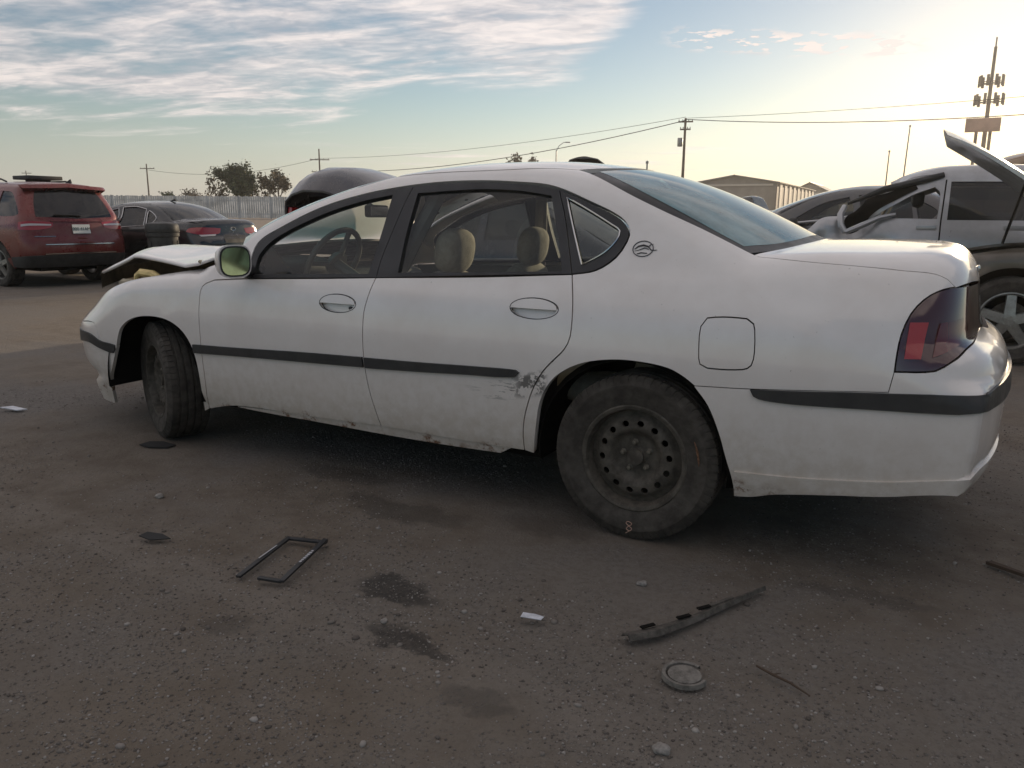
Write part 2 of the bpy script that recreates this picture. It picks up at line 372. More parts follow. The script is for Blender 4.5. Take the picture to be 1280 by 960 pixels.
def panel_mesh(S, name, pts, mode, off=0., gap=.0025, depth=.014, holes=(), step=.035, hgap=None, mirror=None, bump=None, bstep=None):
    """a sheet cut out of the body surface S along a closed outline, with a turned-in edge"""
    loops = []
    for i, o in enumerate([pts] + list(holes)):
        P = resample(o, bstep or min(step, .03))
        ccw = area2(P) > 0
        if not ccw: P = P[::-1]
        P = inset(P, gap) if i == 0 else inset(P, -(gap if hgap is None else hgap))
        loops.append(P)
    lo = loops[0].min(0); hi = loops[0].max(0)
    gx, gy = np.meshgrid(np.arange(lo[0] + step * .37, hi[0], step), np.arange(lo[1] + step * .41, hi[1], step * .8))
    G = np.stack([gx.ravel(), gy.ravel()], 1); G = G[inpoly(G, loops)]
    if len(G): G = G[segdist(G, loops) > step * .42]
    allv = np.concatenate(loops + [G]); edges = []; k = 0
    for P in loops:
        n = len(P); edges += [(k + i, k + (i + 1) % n) for i in range(n)]; k += n
    rv, re_, rf, *_ = delaunay_2d_cdt([Vector(v) for v in allv], edges, [], 0, 1e-6)
    Q = np.array([tuple(v) for v in rv]); T = np.array([tuple(f) for f in rf])
    c = Q[T].mean(1); T = T[inpoly(c, loops)]
    a = Q[T]; ar = (a[:, 1, 0] - a[:, 0, 0]) * (a[:, 2, 1] - a[:, 0, 1]) - (a[:, 2, 0] - a[:, 0, 0]) * (a[:, 1, 1] - a[:, 0, 1])
    T = T[np.abs(ar) > 1e-9]
    V = S.lift(Q, mode, off); N = S.grad(V)
    if bump is not None:
        def fb(q): return S.lift(q, mode, off) 
        h = bump(Q, V); V2 = V + N * h[:, None]
        e = 2e-3; V = V2
    fn = np.cross(V[T[:, 1]] - V[T[:, 0]], V[T[:, 2]] - V[T[:, 0]]); flip = np.sum(fn * N[T[:, 0]], 1) < 0
    T[flip] = T[flip][:, ::-1]
    faces = [tuple(t) for t in T]; LN = [N[i] for t in T for i in t]
    if bump is not None:
        fn = np.cross(V[T[:, 1]] - V[T[:, 0]], V[T[:, 2]] - V[T[:, 0]]); A = np.zeros_like(V)
        for k in range(3): np.add.at(A, T[:, k], fn)
        A /= np.linalg.norm(A, axis=1, keepdims=True) + 1e-12; N = np.where(np.abs(h)[:, None] > 1e-5, A, N); LN = [N[i] for t in T for i in t]
    verts = [tuple(v) for v in V]
    if depth:
        # boundary edges of the triangulation, turned inwards
        cnt = {}
        for t in faces:
            for i in range(3):
                a, b = t[i], t[(i + 1) % 3]; cnt[(a, b)] = cnt.get((a, b), 0) + 1
        be = [(a, b) for (a, b) in cnt if (b, a) not in cnt]
        idx = {}
        for a, b in be:
            for v in (a, b):
                if v not in idx:
                    idx[v] = len(verts); verts.append(tuple(V[v])); verts.append(tuple(V[v] - N[v] * depth))
        for a, b in be:
            f = (idx[b], idx[a], idx[a] + 1, idx[b] + 1); n = np.cross(np.array(verts[f[1]]) - verts[f[0]], np.array(verts[f[2]]) - verts[f[1]])
            n /= np.linalg.norm(n) + 1e-12; faces.append(f); LN += [n] * 4
    verts = np.array(verts); LN = np.array(LN)
    if mirror in ('join', 'far'):
        mv = verts.copy(); mv[:, 1] = 2 * S.yc - mv[:, 1]; mf = []; mn = []; k = 0
        for f in faces:
            n = len(f); mf.append(tuple(reversed(f))); q = LN[k:k + n][::-1].copy(); q[:, 1] *= -1; mn.append(q); k += n
        mn = np.concatenate(mn)
        if mirror == 'far': verts, faces, LN = mv, mf, mn
        else:
            o = len(verts); faces = faces + [tuple(i + o for i in f) for f in mf]; verts = np.concatenate([verts, mv]); LN = np.concatenate([LN, mn])
    return mesh(name, verts, faces, True, LN)
def mirror_mesh(me, yc):
    m2 = me.copy(); n = len(me.vertices); co = np.empty(n * 3); me.vertices.foreach_get('co', co); co = co.reshape(-1, 3)
    nl = len(me.loops); nn = np.empty(nl * 3); me.corner_normals.foreach_get('vector', nn); nn = nn.reshape(-1, 3)
    co[:, 1] = 2 * yc - co[:, 1]; fs = []; ns = []; k = 0
    for p in me.polygons:
        v = list(p.vertices); fs.append(v[::-1]); q = nn[k:k + len(v)][::-1].copy(); q[:, 1] *= -1; ns.append(q); k += len(v)
    m = mesh(me.name, co, fs, True, np.concatenate(ns))
    for mt in me.materials: m.materials.append(mt)
    return m
def P3(S, pts, mode):
    """3-D points (x, y, z[, corner]) to panel parameters"""
    q = S.par(np.array([p[:3] for p in pts], float), mode)
    return [(a, b, len(p) > 3 and p[3]) for (a, b), p in zip(q, pts)]
TR = {
'fender':[(-2.422,.068,.215,1),(-2.394,.034,.331),(-2.39,.016,.463),(-2.412,.009,.568),(-2.475,.009,.648),(-2.57,.011,.696),(-2.683,.018,.711),(-2.817,.02,.704),(-2.924,.023,.674),(-3.004,.025,.619),(-3.052,.03,.525,1),(-3.196,.034,.54),(-3.246,.039,.637),(-3.637,.228,.6,1),(-3.589,.327,.7,1),(-3.384,.156,.747),(-3.158,.109,.836),(-2.951,.09,.892),(-2.731,.102,.929),(-2.559,.144,.956),(-2.292,.088,.998),(-2.204,.1,1.041),(-2.123,.123,1.09,1),(-2.062,.087,1.03),(-2.035,.044,.943,1),(-2.246,.041,.926,1),(-2.324,.03,.891),(-2.338,.015,.81),(-2.34,.007,.7),(-2.341,.009,.554),(-2.348,.025,.381),(-2.376,.061,.235,1)],
'front_door':[(-2.376,.061,.235,1),(-2.348,.025,.381),(-2.341,.009,.554),(-2.34,.007,.7),(-2.338,.015,.81),(-2.324,.03,.891),(-2.246,.041,.926,1),(-2.034,.043,.941),(-1.556,.05,.963),(-1.236,.057,.98,1),(-1.252,.028,.917),(-1.271,.008,.829),(-1.275,-.003,.721),(-1.271,-.003,.612),(-1.254,.004,.484),(-1.226,.016,.372),(-1.207,.029,.304,1),(-1.58,.034,.292),(-1.842,.036,.291),(-2.007,.038,.29),(-2.186,.045,.277)],
'rear_door':[(-1.207,.029,.304,1),(-1.226,.016,.372),(-1.254,.004,.484),(-1.271,-.003,.612),(-1.275,-.003,.721),(-1.271,.008,.829),(-1.252,.028,.917),(-1.236,.057,.98,1),(-.704,.068,1.005),(-.294,.082,1.031,1),(-.265,.029,.921),(-.261,.004,.8),(-.284,-.002,.745),(-.334,-.004,.693),(-.375,-.004,.647),(-.41,-.003,.588),(-.439,.0,.514),(-.46,.007,.437),(-.468,.016,.365),(-.466,.029,.3,1),(-.604,.03,.297),(-.846,.03,.298)],
'quarter':[(-.466,.029,.3,1),(-.468,.016,.365),(-.46,.007,.437),(-.439,.0,.514),(-.41,-.003,.588),(-.375,-.004,.647),(-.334,-.004,.693),(-.284,-.002,.745),(-.261,.004,.8),(-.265,.029,.921),(-.294,.082,1.031,1),(-.198,.093,1.049),(-.128,.12,1.099),(-.097,.153,1.16),(-.097,.175,1.202),(-.145,.2,1.25),(-.28,.23,1.308),(-.476,.268,1.376),(-.651,.279,1.394),(-.832,.285,1.402),(-1.039,.283,1.398),(-1.251,.272,1.379),(-1.47,.253,1.344),(-1.692,.222,1.284),(-1.907,.17,1.187),(-2.024,.131,1.112),(-2.032,.071,1.0),(-2.024,.044,.943,1),(-2.062,.087,1.03),(-2.123,.123,1.09,1),(-2.05,.185,1.181),(-1.7,.262,1.324),(-1.32,.345,1.429,1),(-1.0,.335,1.445),(-.7,.345,1.45),(-.41,.395,1.445,1),(-.164,.277,1.355),(.017,.233,1.278),(.196,.215,1.203),(.364,.205,1.125),(.395,.193,1.115,1),(.538,.168,1.106),(.72,.158,1.097),(.868,.163,1.086),(.962,.198,1.076),(.999,.215,1.059),(1.025,.228,1.033,1),(.973,.165,1.02),(.937,.129,.995),(.905,.095,.952),(.884,.066,.886),(.878,.046,.822),(.877,.036,.763,1),(.867,.031,.696,1),(.806,.027,.691),(.431,.01,.663),(.234,.004,.654,1),(.194,.003,.682),(.134,.002,.709),(.026,.0,.723),(-.084,-.001,.721),(-.198,-.003,.699),(-.281,-.003,.66),(-.342,-.003,.605),(-.385,.0,.521),(-.406,.01,.409),(-.423,.032,.292,1)],
'rear_bumper':[(.234,.004,.654,1),(.431,.01,.663),(.806,.027,.691),(.867,.031,.696,1),(.877,.036,.763,1),(.995,.062,.773),(1.037,.091,.801),(1.087,.21,.841),(1.126,.547,.867),(1.161,.755,.845),(1.163,.925,.845,1),(1.21,.925,.375,1),(1.207,.747,.375),(1.096,.073,.371),(.874,.057,.333),(.539,.052,.283),(.455,.058,.257),(.392,.058,.249,1),(.384,.038,.313),(.361,.024,.39),(.329,.012,.494),(.287,.006,.588)],
'rear_lip':[(.391,.031,.35,1),(.617,.038,.361),(.87,.048,.387),(1.09,.065,.425),(1.151,.167,.446),(1.224,.586,.45),(1.233,.791,.445),(1.234,.925,.445,1),(1.21,.925,.375,1),(1.207,.747,.375),(1.096,.073,.371),(.874,.057,.333),(.539,.052,.283),(.455,.058,.257),(.392,.058,.249,1)],
'rear_strip':[(.431,.01,.663,1),(.595,.016,.674),(.806,.027,.69),(1.025,.05,.705),(1.114,.082,.709),(1.18,.236,.722),(1.239,.762,.735),(1.241,.925,.735,1),(1.249,.925,.665,1),(1.247,.76,.665),(1.188,.249,.655),(1.126,.059,.656),(1.07,.051,.645),(.87,.032,.637),(.599,.016,.627),(.479,.012,.63),(.443,.01,.641)],
'lamp':[(.877,.036,.766,1),(.878,.046,.822),(.884,.066,.886),(.905,.095,.952),(.937,.129,.995),(.973,.165,1.02),(1.025,.228,1.033),(1.116,.751,1.024),(1.113,.805,1.035),(1.114,.925,1.035,1),(1.148,.925,.86,1),(1.147,.771,.86),(1.131,.608,.869),(1.087,.214,.843),(1.037,.092,.804),(.995,.062,.776)],
'lamp_red':[(.905,.084,.924,1),(.958,.11,.925,1),(.948,.057,.811,1),(.9,.046,.809,1)],
'lamp_red2':[(.993,.135,.922,1),(1.059,.233,.932,1),(1.056,.177,.853,1),(.981,.072,.817,1)],
'trunk':[(.374,.198,1.12,1),(.538,.168,1.106),(.72,.158,1.097),(.868,.163,1.086),(.962,.198,1.076),(.999,.215,1.059),(1.025,.228,1.033,1),(1.116,.751,1.027),(1.113,.805,1.035),(1.114,.925,1.035,1)],
'front_bumper':[(-3.052,.03,.525,1),(-3.196,.034,.54),(-3.246,.039,.637),(-3.637,.228,.6),(-3.772,.551,.66),(-3.838,.925,.66,1),(-3.78,.925,.3,1),(-3.726,.652,.27),(-3.34,.057,.22),(-3.333,.108,.171),(-3.232,.108,.154,1),(-3.206,.08,.254),(-3.15,.047,.361)],
'front_strip':[(-3.067,.031,.523),(-3.196,.034,.54),(-3.31,.046,.576),(-3.638,.225,.575),(-3.821,.512,.61),(-3.905,.925,.61,1),(-3.918,.925,.54,1),(-3.831,.504,.54),(-3.609,.195,.5),(-3.326,.051,.522),(-3.208,.037,.497),(-3.086,.035,.48)],
'backlight':[(-.338,.344,1.423,1),(-.162,.273,1.352),(.018,.23,1.275),(.197,.211,1.2),(.357,.212,1.13,1),(.45,.4,1.143),(.505,.65,1.161),(.525,.925,1.167,1),(-.285,.925,1.472,1),(-.305,.65,1.463)],
'backlight_glass':[(-.335,.44,1.442,1),(-.15,.328,1.378),(.02,.274,1.304),(.2,.246,1.216),(.325,.24,1.154,1),(.41,.42,1.161),(.462,.65,1.176),(.478,.925,1.185,1),(-.26,.925,1.468,1),(-.275,.65,1.458)],
'front_frame':[(-2.024,.044,.943,1),(-2.032,.071,1.0),(-2.024,.131,1.112),(-1.907,.17,1.187),(-1.692,.222,1.284),(-1.47,.253,1.344),(-1.251,.272,1.379),(-1.176,.274,1.383,1),(-1.198,.227,1.303),(-1.22,.161,1.178),(-1.237,.096,1.056),(-1.236,.057,.98,1)],
'front_glass':[(-1.985,.055,.966,1),(-1.988,.102,1.059),(-1.913,.145,1.141),(-1.675,.201,1.25),(-1.456,.234,1.314),(-1.278,.251,1.346,1),(-1.278,.161,1.178),(-1.286,.064,.995,1)],
'rear_frame':[(-1.236,.057,.98,1),(-1.237,.096,1.056),(-1.22,.161,1.178),(-1.198,.227,1.303),(-1.176,.274,1.383,1),(-.995,.28,1.396),(-.83,.282,1.399),(-.63,.275,1.389),(-.44,.261,1.365,1),(-.377,.193,1.239),(-.295,.083,1.032,1)],
'rear_glass':[(-1.126,.069,1.005,1),(-1.141,.162,1.18),(-1.141,.254,1.353,1),(-.818,.262,1.367),(-.62,.257,1.359),(-.468,.245,1.338,1),(-.4,.167,1.191),(-.342,.087,1.041,1)],
'q_frame':[(-.295,.083,1.032,1),(-.377,.193,1.239),(-.44,.261,1.365,1),(-.279,.228,1.305),(-.144,.198,1.247),(-.1,.173,1.199),(-.101,.153,1.16),(-.132,.122,1.102),(-.199,.095,1.052)],
'q_glass':[(-.394,.24,1.328,1),(-.29,.215,1.28),(-.174,.185,1.222),(-.136,.173,1.198),(-.141,.155,1.165),(-.182,.129,1.116),(-.263,.103,1.068,1)],
'fuel':[(.259,.031,.901),(.397,.037,.907),(.421,.033,.891),(.427,.029,.872),(.434,.017,.796),(.427,.011,.748),(.399,.009,.731),(.276,.005,.725),(.249,.005,.737),(.241,.009,.78),(.24,.023,.871)],
'handle_f':[(-1.322,.015,.864),(-1.333,.011,.844),(-1.37,.008,.827),(-1.422,.007,.818),(-1.475,.007,.82),(-1.516,.009,.833),(-1.532,.013,.852),(-1.52,.017,.874),(-1.484,.021,.89),(-1.432,.023,.899),(-1.379,.022,.896),(-1.339,.019,.883)],
'handle_r':[(-.324,.023,.901),(-.335,.017,.88),(-.371,.013,.864),(-.423,.011,.855),(-.477,.012,.857),(-.518,.014,.869),(-.535,.019,.889),(-.524,.025,.91),(-.487,.03,.927),(-.435,.033,.935),(-.381,.032,.932),(-.341,.028,.92)],
'strip_f':[(-2.396,.008,.591,1),(-2.054,.002,.602),(-1.629,-.002,.618),(-1.277,-.003,.627,1),(-1.27,-.002,.579,1),(-1.633,-.001,.569),(-2.06,.004,.557),(-2.394,.01,.544,1)],
'strip_r':[(-1.266,-.003,.626,1),(-.985,-.004,.632),(-.74,-.004,.64),(-.493,-.004,.645),(-.475,-.004,.634),(-.497,-.004,.613),(-.741,-.004,.6),(-.986,-.003,.588),(-1.261,-.002,.577,1)],
'rocker':[(-2.152,.045,.275),(-1.93,.038,.287),(-1.579,.032,.297),(-1.207,.029,.304),(-.845,.029,.3),(-.526,.028,.302,1),(-.591,.041,.264,1),(-.855,.043,.258),(-1.206,.044,.258),(-1.59,.043,.265),(-1.939,.045,.268)],
'roof':[(-.415,.4,1.446,1),(-.7,.35,1.452),(-1.0,.34,1.447),(-1.31,.35,1.432,1),(-1.42,.6,1.454),(-1.465,.925,1.463,1),(-.29,.925,1.473,1),(-.31,.65,1.464)],
'windshield':[(-1.33,.36,1.433,1),(-1.7,.272,1.33),(-2.05,.195,1.19),(-2.15,.18,1.141,1),(-2.4,.4,1.081),(-2.5,.65,1.078),(-2.53,.925,1.082,1),(-1.475,.925,1.462,1),(-1.43,.6,1.453)],
'pt_emb':[(-.028,.14,1.134)],
}
# ---------------------------------------------------------------- materials
def paint_custom(nt, b, tc):
    L = nt.links; sep = nd(nt, 'ShaderNodeSeparateXYZ'); L.new(tc.outputs['Object'], sep.inputs[0]); x, y, z = sep.outputs
    def noise(s, d=6, r=.65, vec=None):
        n = nd(nt, 'ShaderNodeTexNoise', i_Scale=s, i_Detail=d, i_Roughness=r); L.new(vec or tc.outputs['Object'], n.inputs[0]); return n.outputs[0]
    n1 = noise(3.5); n2 = noise(22, 5, .7)
    base = mixc(nt, mrange(nt, n1, .3, .75), (.81, .765, .735), (.73, .67, .63))
    # road dirt along the sills, broken up by noise
    dz = mth(nt, 'ADD', z, mth(nt, 'MULTIPLY', mth(nt, 'SUBTRACT', n1, .5), .22))
    dirt = mth(nt, 'MULTIPLY', mrange(nt, dz, .50, .28), mrange(nt, n2, .2, .7, .35, 1.))
    c = mixc(nt, mth(nt, 'MULTIPLY', dirt, .62), base, (.36, .31, .25))
    c = mixc(nt, mth(nt, 'MULTIPLY', mrange(nt, dz, .80, .36), mrange(nt, n2, .3, .8, .25, .6)), c, (.50, .42, .34))  # wide warm film: light dirt plus ground-bounce tint painted into the colour
    # rust at the lowest edges
    n3 = noise(9, 7, .75)
    rust = mth(nt, 'MULTIPLY', mrange(nt, dz, .325, .27), mrange(nt, n3, .52, .62))
    c = mixc(nt, rust, c, (.16, .07, .03))
    # small chips and specks
    sp = noise(85, 2, .5); spk = mth(nt, 'MULTIPLY', mrange(nt, sp, .74, .78), .5); c = mixc(nt, spk, c, (.3, .27, .24))
    # scrape at the tail of the rear door
    mp = nd(nt, 'ShaderNodeMapping'); mp.inputs['Scale'].default_value = (7, 1, 55); mp.inputs['Rotation'].default_value = (0, .22, 0); L.new(tc.outputs['Object'], mp.inputs[0])
    s1 = noise(1.0, 5, .7, mp.outputs[0]); s2 = noise(26, 4, .7)
    zc = mth(nt, 'SUBTRACT', mth(nt, 'SUBTRACT', z, .585), mth(nt, 'MULTIPLY', mth(nt, 'ADD', x, .45), .22))
    band = mrange(nt, mth(nt, 'ABSOLUTE', zc), .062, .03)
    rng = mth(nt, 'MULTIPLY', mrange(nt, x, -.80, -.46), mrange(nt, x, -.345, -.375))
    thin = mth(nt, 'MULTIPLY', mrange(nt, s1, .54, .58), mrange(nt, x, -.44, -.52, 0, 1))
    blot = mth(nt, 'MULTIPLY', mrange(nt, s2, .46, .52), mrange(nt, x, -.54, -.46))
    near = mth(nt, 'LESS_THAN', y, .3)
    scr = mth(nt, 'MULTIPLY', mth(nt, 'MULTIPLY', band, rng), mth(nt, 'MAXIMUM', thin, blot)); scr = mth(nt, 'MULTIPLY', scr, near)
    c = mixc(nt, mth(nt, 'MULTIPLY', scr, .85), c, (.07, .065, .06)); L.new(c, b.inputs['Base Color'])
    ro = mth(nt, 'ADD', mrange(nt, n1, .3, .7, .30, .42), mth(nt, 'MULTIPLY', dirt, .4)); L.new(ro, b.inputs['Roughness'])
    cw = mth(nt, 'SUBTRACT', 1., mth(nt, 'MULTIPLY', mth(nt, 'MAXIMUM', dirt, scr), .9)); L.new(cw, b.inputs['Coat Weight'])
    wob = noise(2.2, 2, .5); bp = nd(nt, 'ShaderNodeBump', i_Strength=.10, i_Distance=.02); L.new(wob, bp.inputs['Height']); L.new(bp.outputs[0], b.inputs['Normal']); L.new(bp.outputs[0], b.inputs['Coat Normal'])
WHITE = pmat('white_paint', (.74, .72, .71), .35, coat=1., custom=paint_custom); WHITE.node_tree.nodes['Principled BSDF'].inputs['Coat Roughness'].default_value = .06
BLACKTRIM = pmat('black_trim', (.022, .022, .024), .42, var=.25, vscale=6)
STRIPM = pmat('strip_rubber', (.030, .029, .029), .45, var=.25, vscale=9, bump=.1)
DARK = pmat('underside', (.012, .011, .010), .95, spec=.05)
RUBBER = pmat('tyre_rubber', (.052, .044, .036), .85, var=.35, vscale=14, bump=.25, bscale=90)
STEEL = pmat('black_steel', (.072, .061, .048), .7, var=.4, vscale=18, bump=.15)
NUT = pmat('lug_metal', (.16, .14, .11), .6, .3, var=.3, vscale=40)
CHROME = pmat('dull_chrome', (.55, .55, .55), .2, 1.)
LENS = pmat('smoked_lens', (.062, .014, .011), .10, coat=1., spec=.6)
REDL = pmat('red_reflector', (.36, .010, .012), .2, coat=1., bump=.4, bscale=260)
REDD = pmat('dark_red_reflector', (.10, .010, .010), .10, coat=1.)
SEATM = pmat('seat_cloth', (.35, .32, .26), .95, var=.15, vscale=30, bump=.3, bscale=200)
SEATD = pmat('trim_plastic', (.20, .19, .17), .75, var=.1)
DASHM = pmat('dash_plastic', (.045, .047, .05), .55, var=.15, vscale=20)
TANM = pmat('inner_metal', (.46, .39, .28), .6, var=.25, vscale=9)
CREAM = pmat('cream_plastic', (.80, .60, .26), .5, var=.2, vscale=20)
MIRRORG = pmat('mirror_glass', (.80, .84, .44), .10, 1., var=.12, vscale=14)  # yellow tint: dirty film plus a sunlit-grass reflection put into the colour
SIDEG = glass('side_glass', (.84, .88, .86), .01, .04, (.22, .24, .24))
WSG = glass('windscreen_glass', (.24, .56, .55), .02, .52, (.15, .38, .39))
BLG = glass('rear_glass', (.26, .46, .48), .04, .62, (.20, .37, .40), gloss=.95)
# ---------------------------------------------------------------- wheels
TYRES = {}
def tyre_mesh(R, w, rim):
    key = (R, w, rim)
    if key in TYRES: return TYRES[key]
    h = w / 2; prof = []   # outer face at -h; (r, y, kind)
    side = [(rim - .006, -h * .80, 0), (rim + .004, -h * .90, 0), (rim + .012, -h * .93, 0), (rim + .035, -h * .99, 0), (rim + .06, -h * 1.03, 0), (R - .055, -h * 1.03, 0), (R - .052, -h * 1.045, 0), (R - .040, -h * 1.035, 0), (R - .037, -h * 1.01, 0), (R - .022, -h * .97, 1), (R - .008, -h * .90, 1)]
    tread = []
    gr = [-.52, -.18, .18, .52]
    e = -.86
    for g in gr:
        tread += [(R - .0035 * (e / .86) ** 2, e * h, 2), (R - .0035 * ((g - .05) / .86) ** 2, (g - .05) * h, 2), (R - .009, (g - .035) * h, 0), (R - .009, (g + .035) * h, 0)]; e = g + .05
    tread += [(R - .0035 * (e / .86) ** 2, e * h, 2), (R - .0035, .86 * h, 2)]
    prof = side + tread + [(r, -y, k) for r, y, k in side[::-1]]
    N = 64; V = []; m = len(prof); fr = [0, .80, .83, .97]; cols = []
    for i in range(N):
        for j, f in enumerate(fr): cols.append((2 * math.pi * (i + f) / N, j >= 2))
    for a, cut in cols:
        for r, y, k in prof:
            rr = r - (.006 if (cut and k == 1) else .004 if (cut and k == 2 and abs(y) > .5 * h) else 0)
            sk = .02 * (y / h) if k == 2 else 0
            V.append((rr * math.cos(a + sk), y, rr * math.sin(a + sk)))
    F = []; n = len(cols)
    for c in range(n):
        d = (c + 1) % n
        for i in range(m - 1): F.append((c * m + i, d * m + i, d * m + i + 1, c * m + i + 1))
    me = mesh('tyre', V, F, True); bm = bmesh.new(); bm.from_mesh(me); bmesh.ops.recalc_face_normals(bm, faces=bm.faces); bm.to_mesh(me); bm.free(); me.set_sharp_from_angle(angle=R_(35))
    TYRES[key] = me; return me
def disc_mesh(prof, ro, ri, holes, n=72, thick=.006):
    """pressed disc: z(r) from prof, with round holes (cx, cz, r)"""
    zf = Pch(prof); loops = [np.array([(ro * math.cos(a), ro * math.sin(a)) for a in np.linspace(0, 2 * np.pi, n + 1)[:-1]])]
    if ri: loops.append(np.array([(ri * math.cos(a), ri * math.sin(a)) for a in np.linspace(0, 2 * np.pi, 25)[:-1]]))
    for cx, cz, r, el, ang in holes:
        t = np.linspace(0, 2 * np.pi, 15)[:-1]; u, v = r * np.cos(t), r * el * np.sin(t)
        loops.append(np.stack([cx + u * math.cos(ang) - v * math.sin(ang), cz + u * math.sin(ang) + v * math.cos(ang)], 1))
    G = []
    for r in np.arange((ri or 0) + .006, ro - .002, .0065):
        k = max(8, int(2 * np.pi * r / .014)); G += [(r * math.cos(a), r * math.sin(a)) for a in np.linspace(0, 2 * np.pi, k + 1)[:-1] + r * 9]
    G = np.array(G); G = G[inpoly(G, loops)]; G = G[segdist(G, loops) > .003]
    allv = np.concatenate(loops + [G]); edges = []; k = 0
    for P in loops: edges += [(k + i, k + (i + 1) % len(P)) for i in range(len(P))]; k += len(P)
    rv, _, rf, *_ = delaunay_2d_cdt([Vector(v) for v in allv], edges, [], 0, 1e-7)
    Q = np.array([tuple(v) for v in rv]); T = np.array([tuple(f) for f in rf]); T = T[inpoly(Q[T].mean(1), loops)]
    V = [(x, -float(zf(math.hypot(x, z))), z) for x, z in Q]
    F = [tuple(t) for t in T]; cnt = {(t[i], t[(i + 1) % 3]) for t in F for i in range(3)}; be = [(a, b) for a, b in cnt if (b, a) not in cnt]
    ix = {}
    for a, b in be:
        for v in (a, b):
            if v not in ix: ix[v] = len(V); V.append((V[v][0], V[v][1] + thick * 2, V[v][2]))
    F += [(b, a, ix[a], ix[b]) for a, b in be]
    me = mesh('rim', V, F, True); bm = bmesh.new(); bm.from_mesh(me); bmesh.ops.recalc_face_normals(bm, faces=bm.faces); bm.to_mesh(me); bm.free(); me.set_sharp_from_angle(angle=R_(38)); return me
def steel_wheel(parent, loc, rz, R=.333, w=.222, rim=.205, flip=False, detail=True):
    # wheel outer face looks to -Y
    W = link('wheel', None, None, parent); W.location = loc; W.rotation_euler = (0, 0, rz + (math.pi if flip else 0)); W.rotation_mode = 'XYZ'
    link('tyre', tyre_mesh(R, w, rim), RUBBER, W)
    b = MB(); h = w / 2
    b.lathe([(rim + .008, -h * .86), (rim + .010, -h * .92), (rim + .004, -h * .95), (rim - .008, -h * .92), (rim - .014, -h * .80), (rim - .020, -h * .45), (rim - .026, 0), (rim - .02, h * .8)], 72)
    rimo = b.build('rim', STEEL, W)
    rr = rim - .016
    hs = [(.137 * math.cos(a), .137 * math.sin(a), .0125, 1.15, a) for a in np.linspace(0, 2 * np.pi, 15)[:-1] + .1]
    me = disc_mesh([(0, .028), (.03, .030), (.036, .018), (.075, .016), (.09, .022), (.105, .040), (.118, .046), (.150, .042), (.168, .026), (rr, .018)], rr, 0, hs)
    d = link('wheel_disc', me, STEEL, W); d.location = (0, -h * .30, 0)
    b = MB()
    b.lathe([(.030, -.002), (.0335, -.012), (.032, -.020), (.0, -.022)], 24, Matrix.Translation((0, -h * .30 - .022, 0))); b.build('centre_cap', STEEL, W)
    if detail:
        nb = MB(); nb.lathe([(.0125, 0), (.0125, -.006), (.0095, -.008), (.009, -.020), (.006, -.023), (0, -.023)], 6); nm = nb.mesh('lug_nut')
        for a in np.linspace(0, 2 * np.pi, 6)[:-1] + .45:
            o = link('lug_nut', nm, NUT, W); o.location = (.0573 * math.cos(a), -h * .30 - .014, .0573 * math.sin(a))
    return W
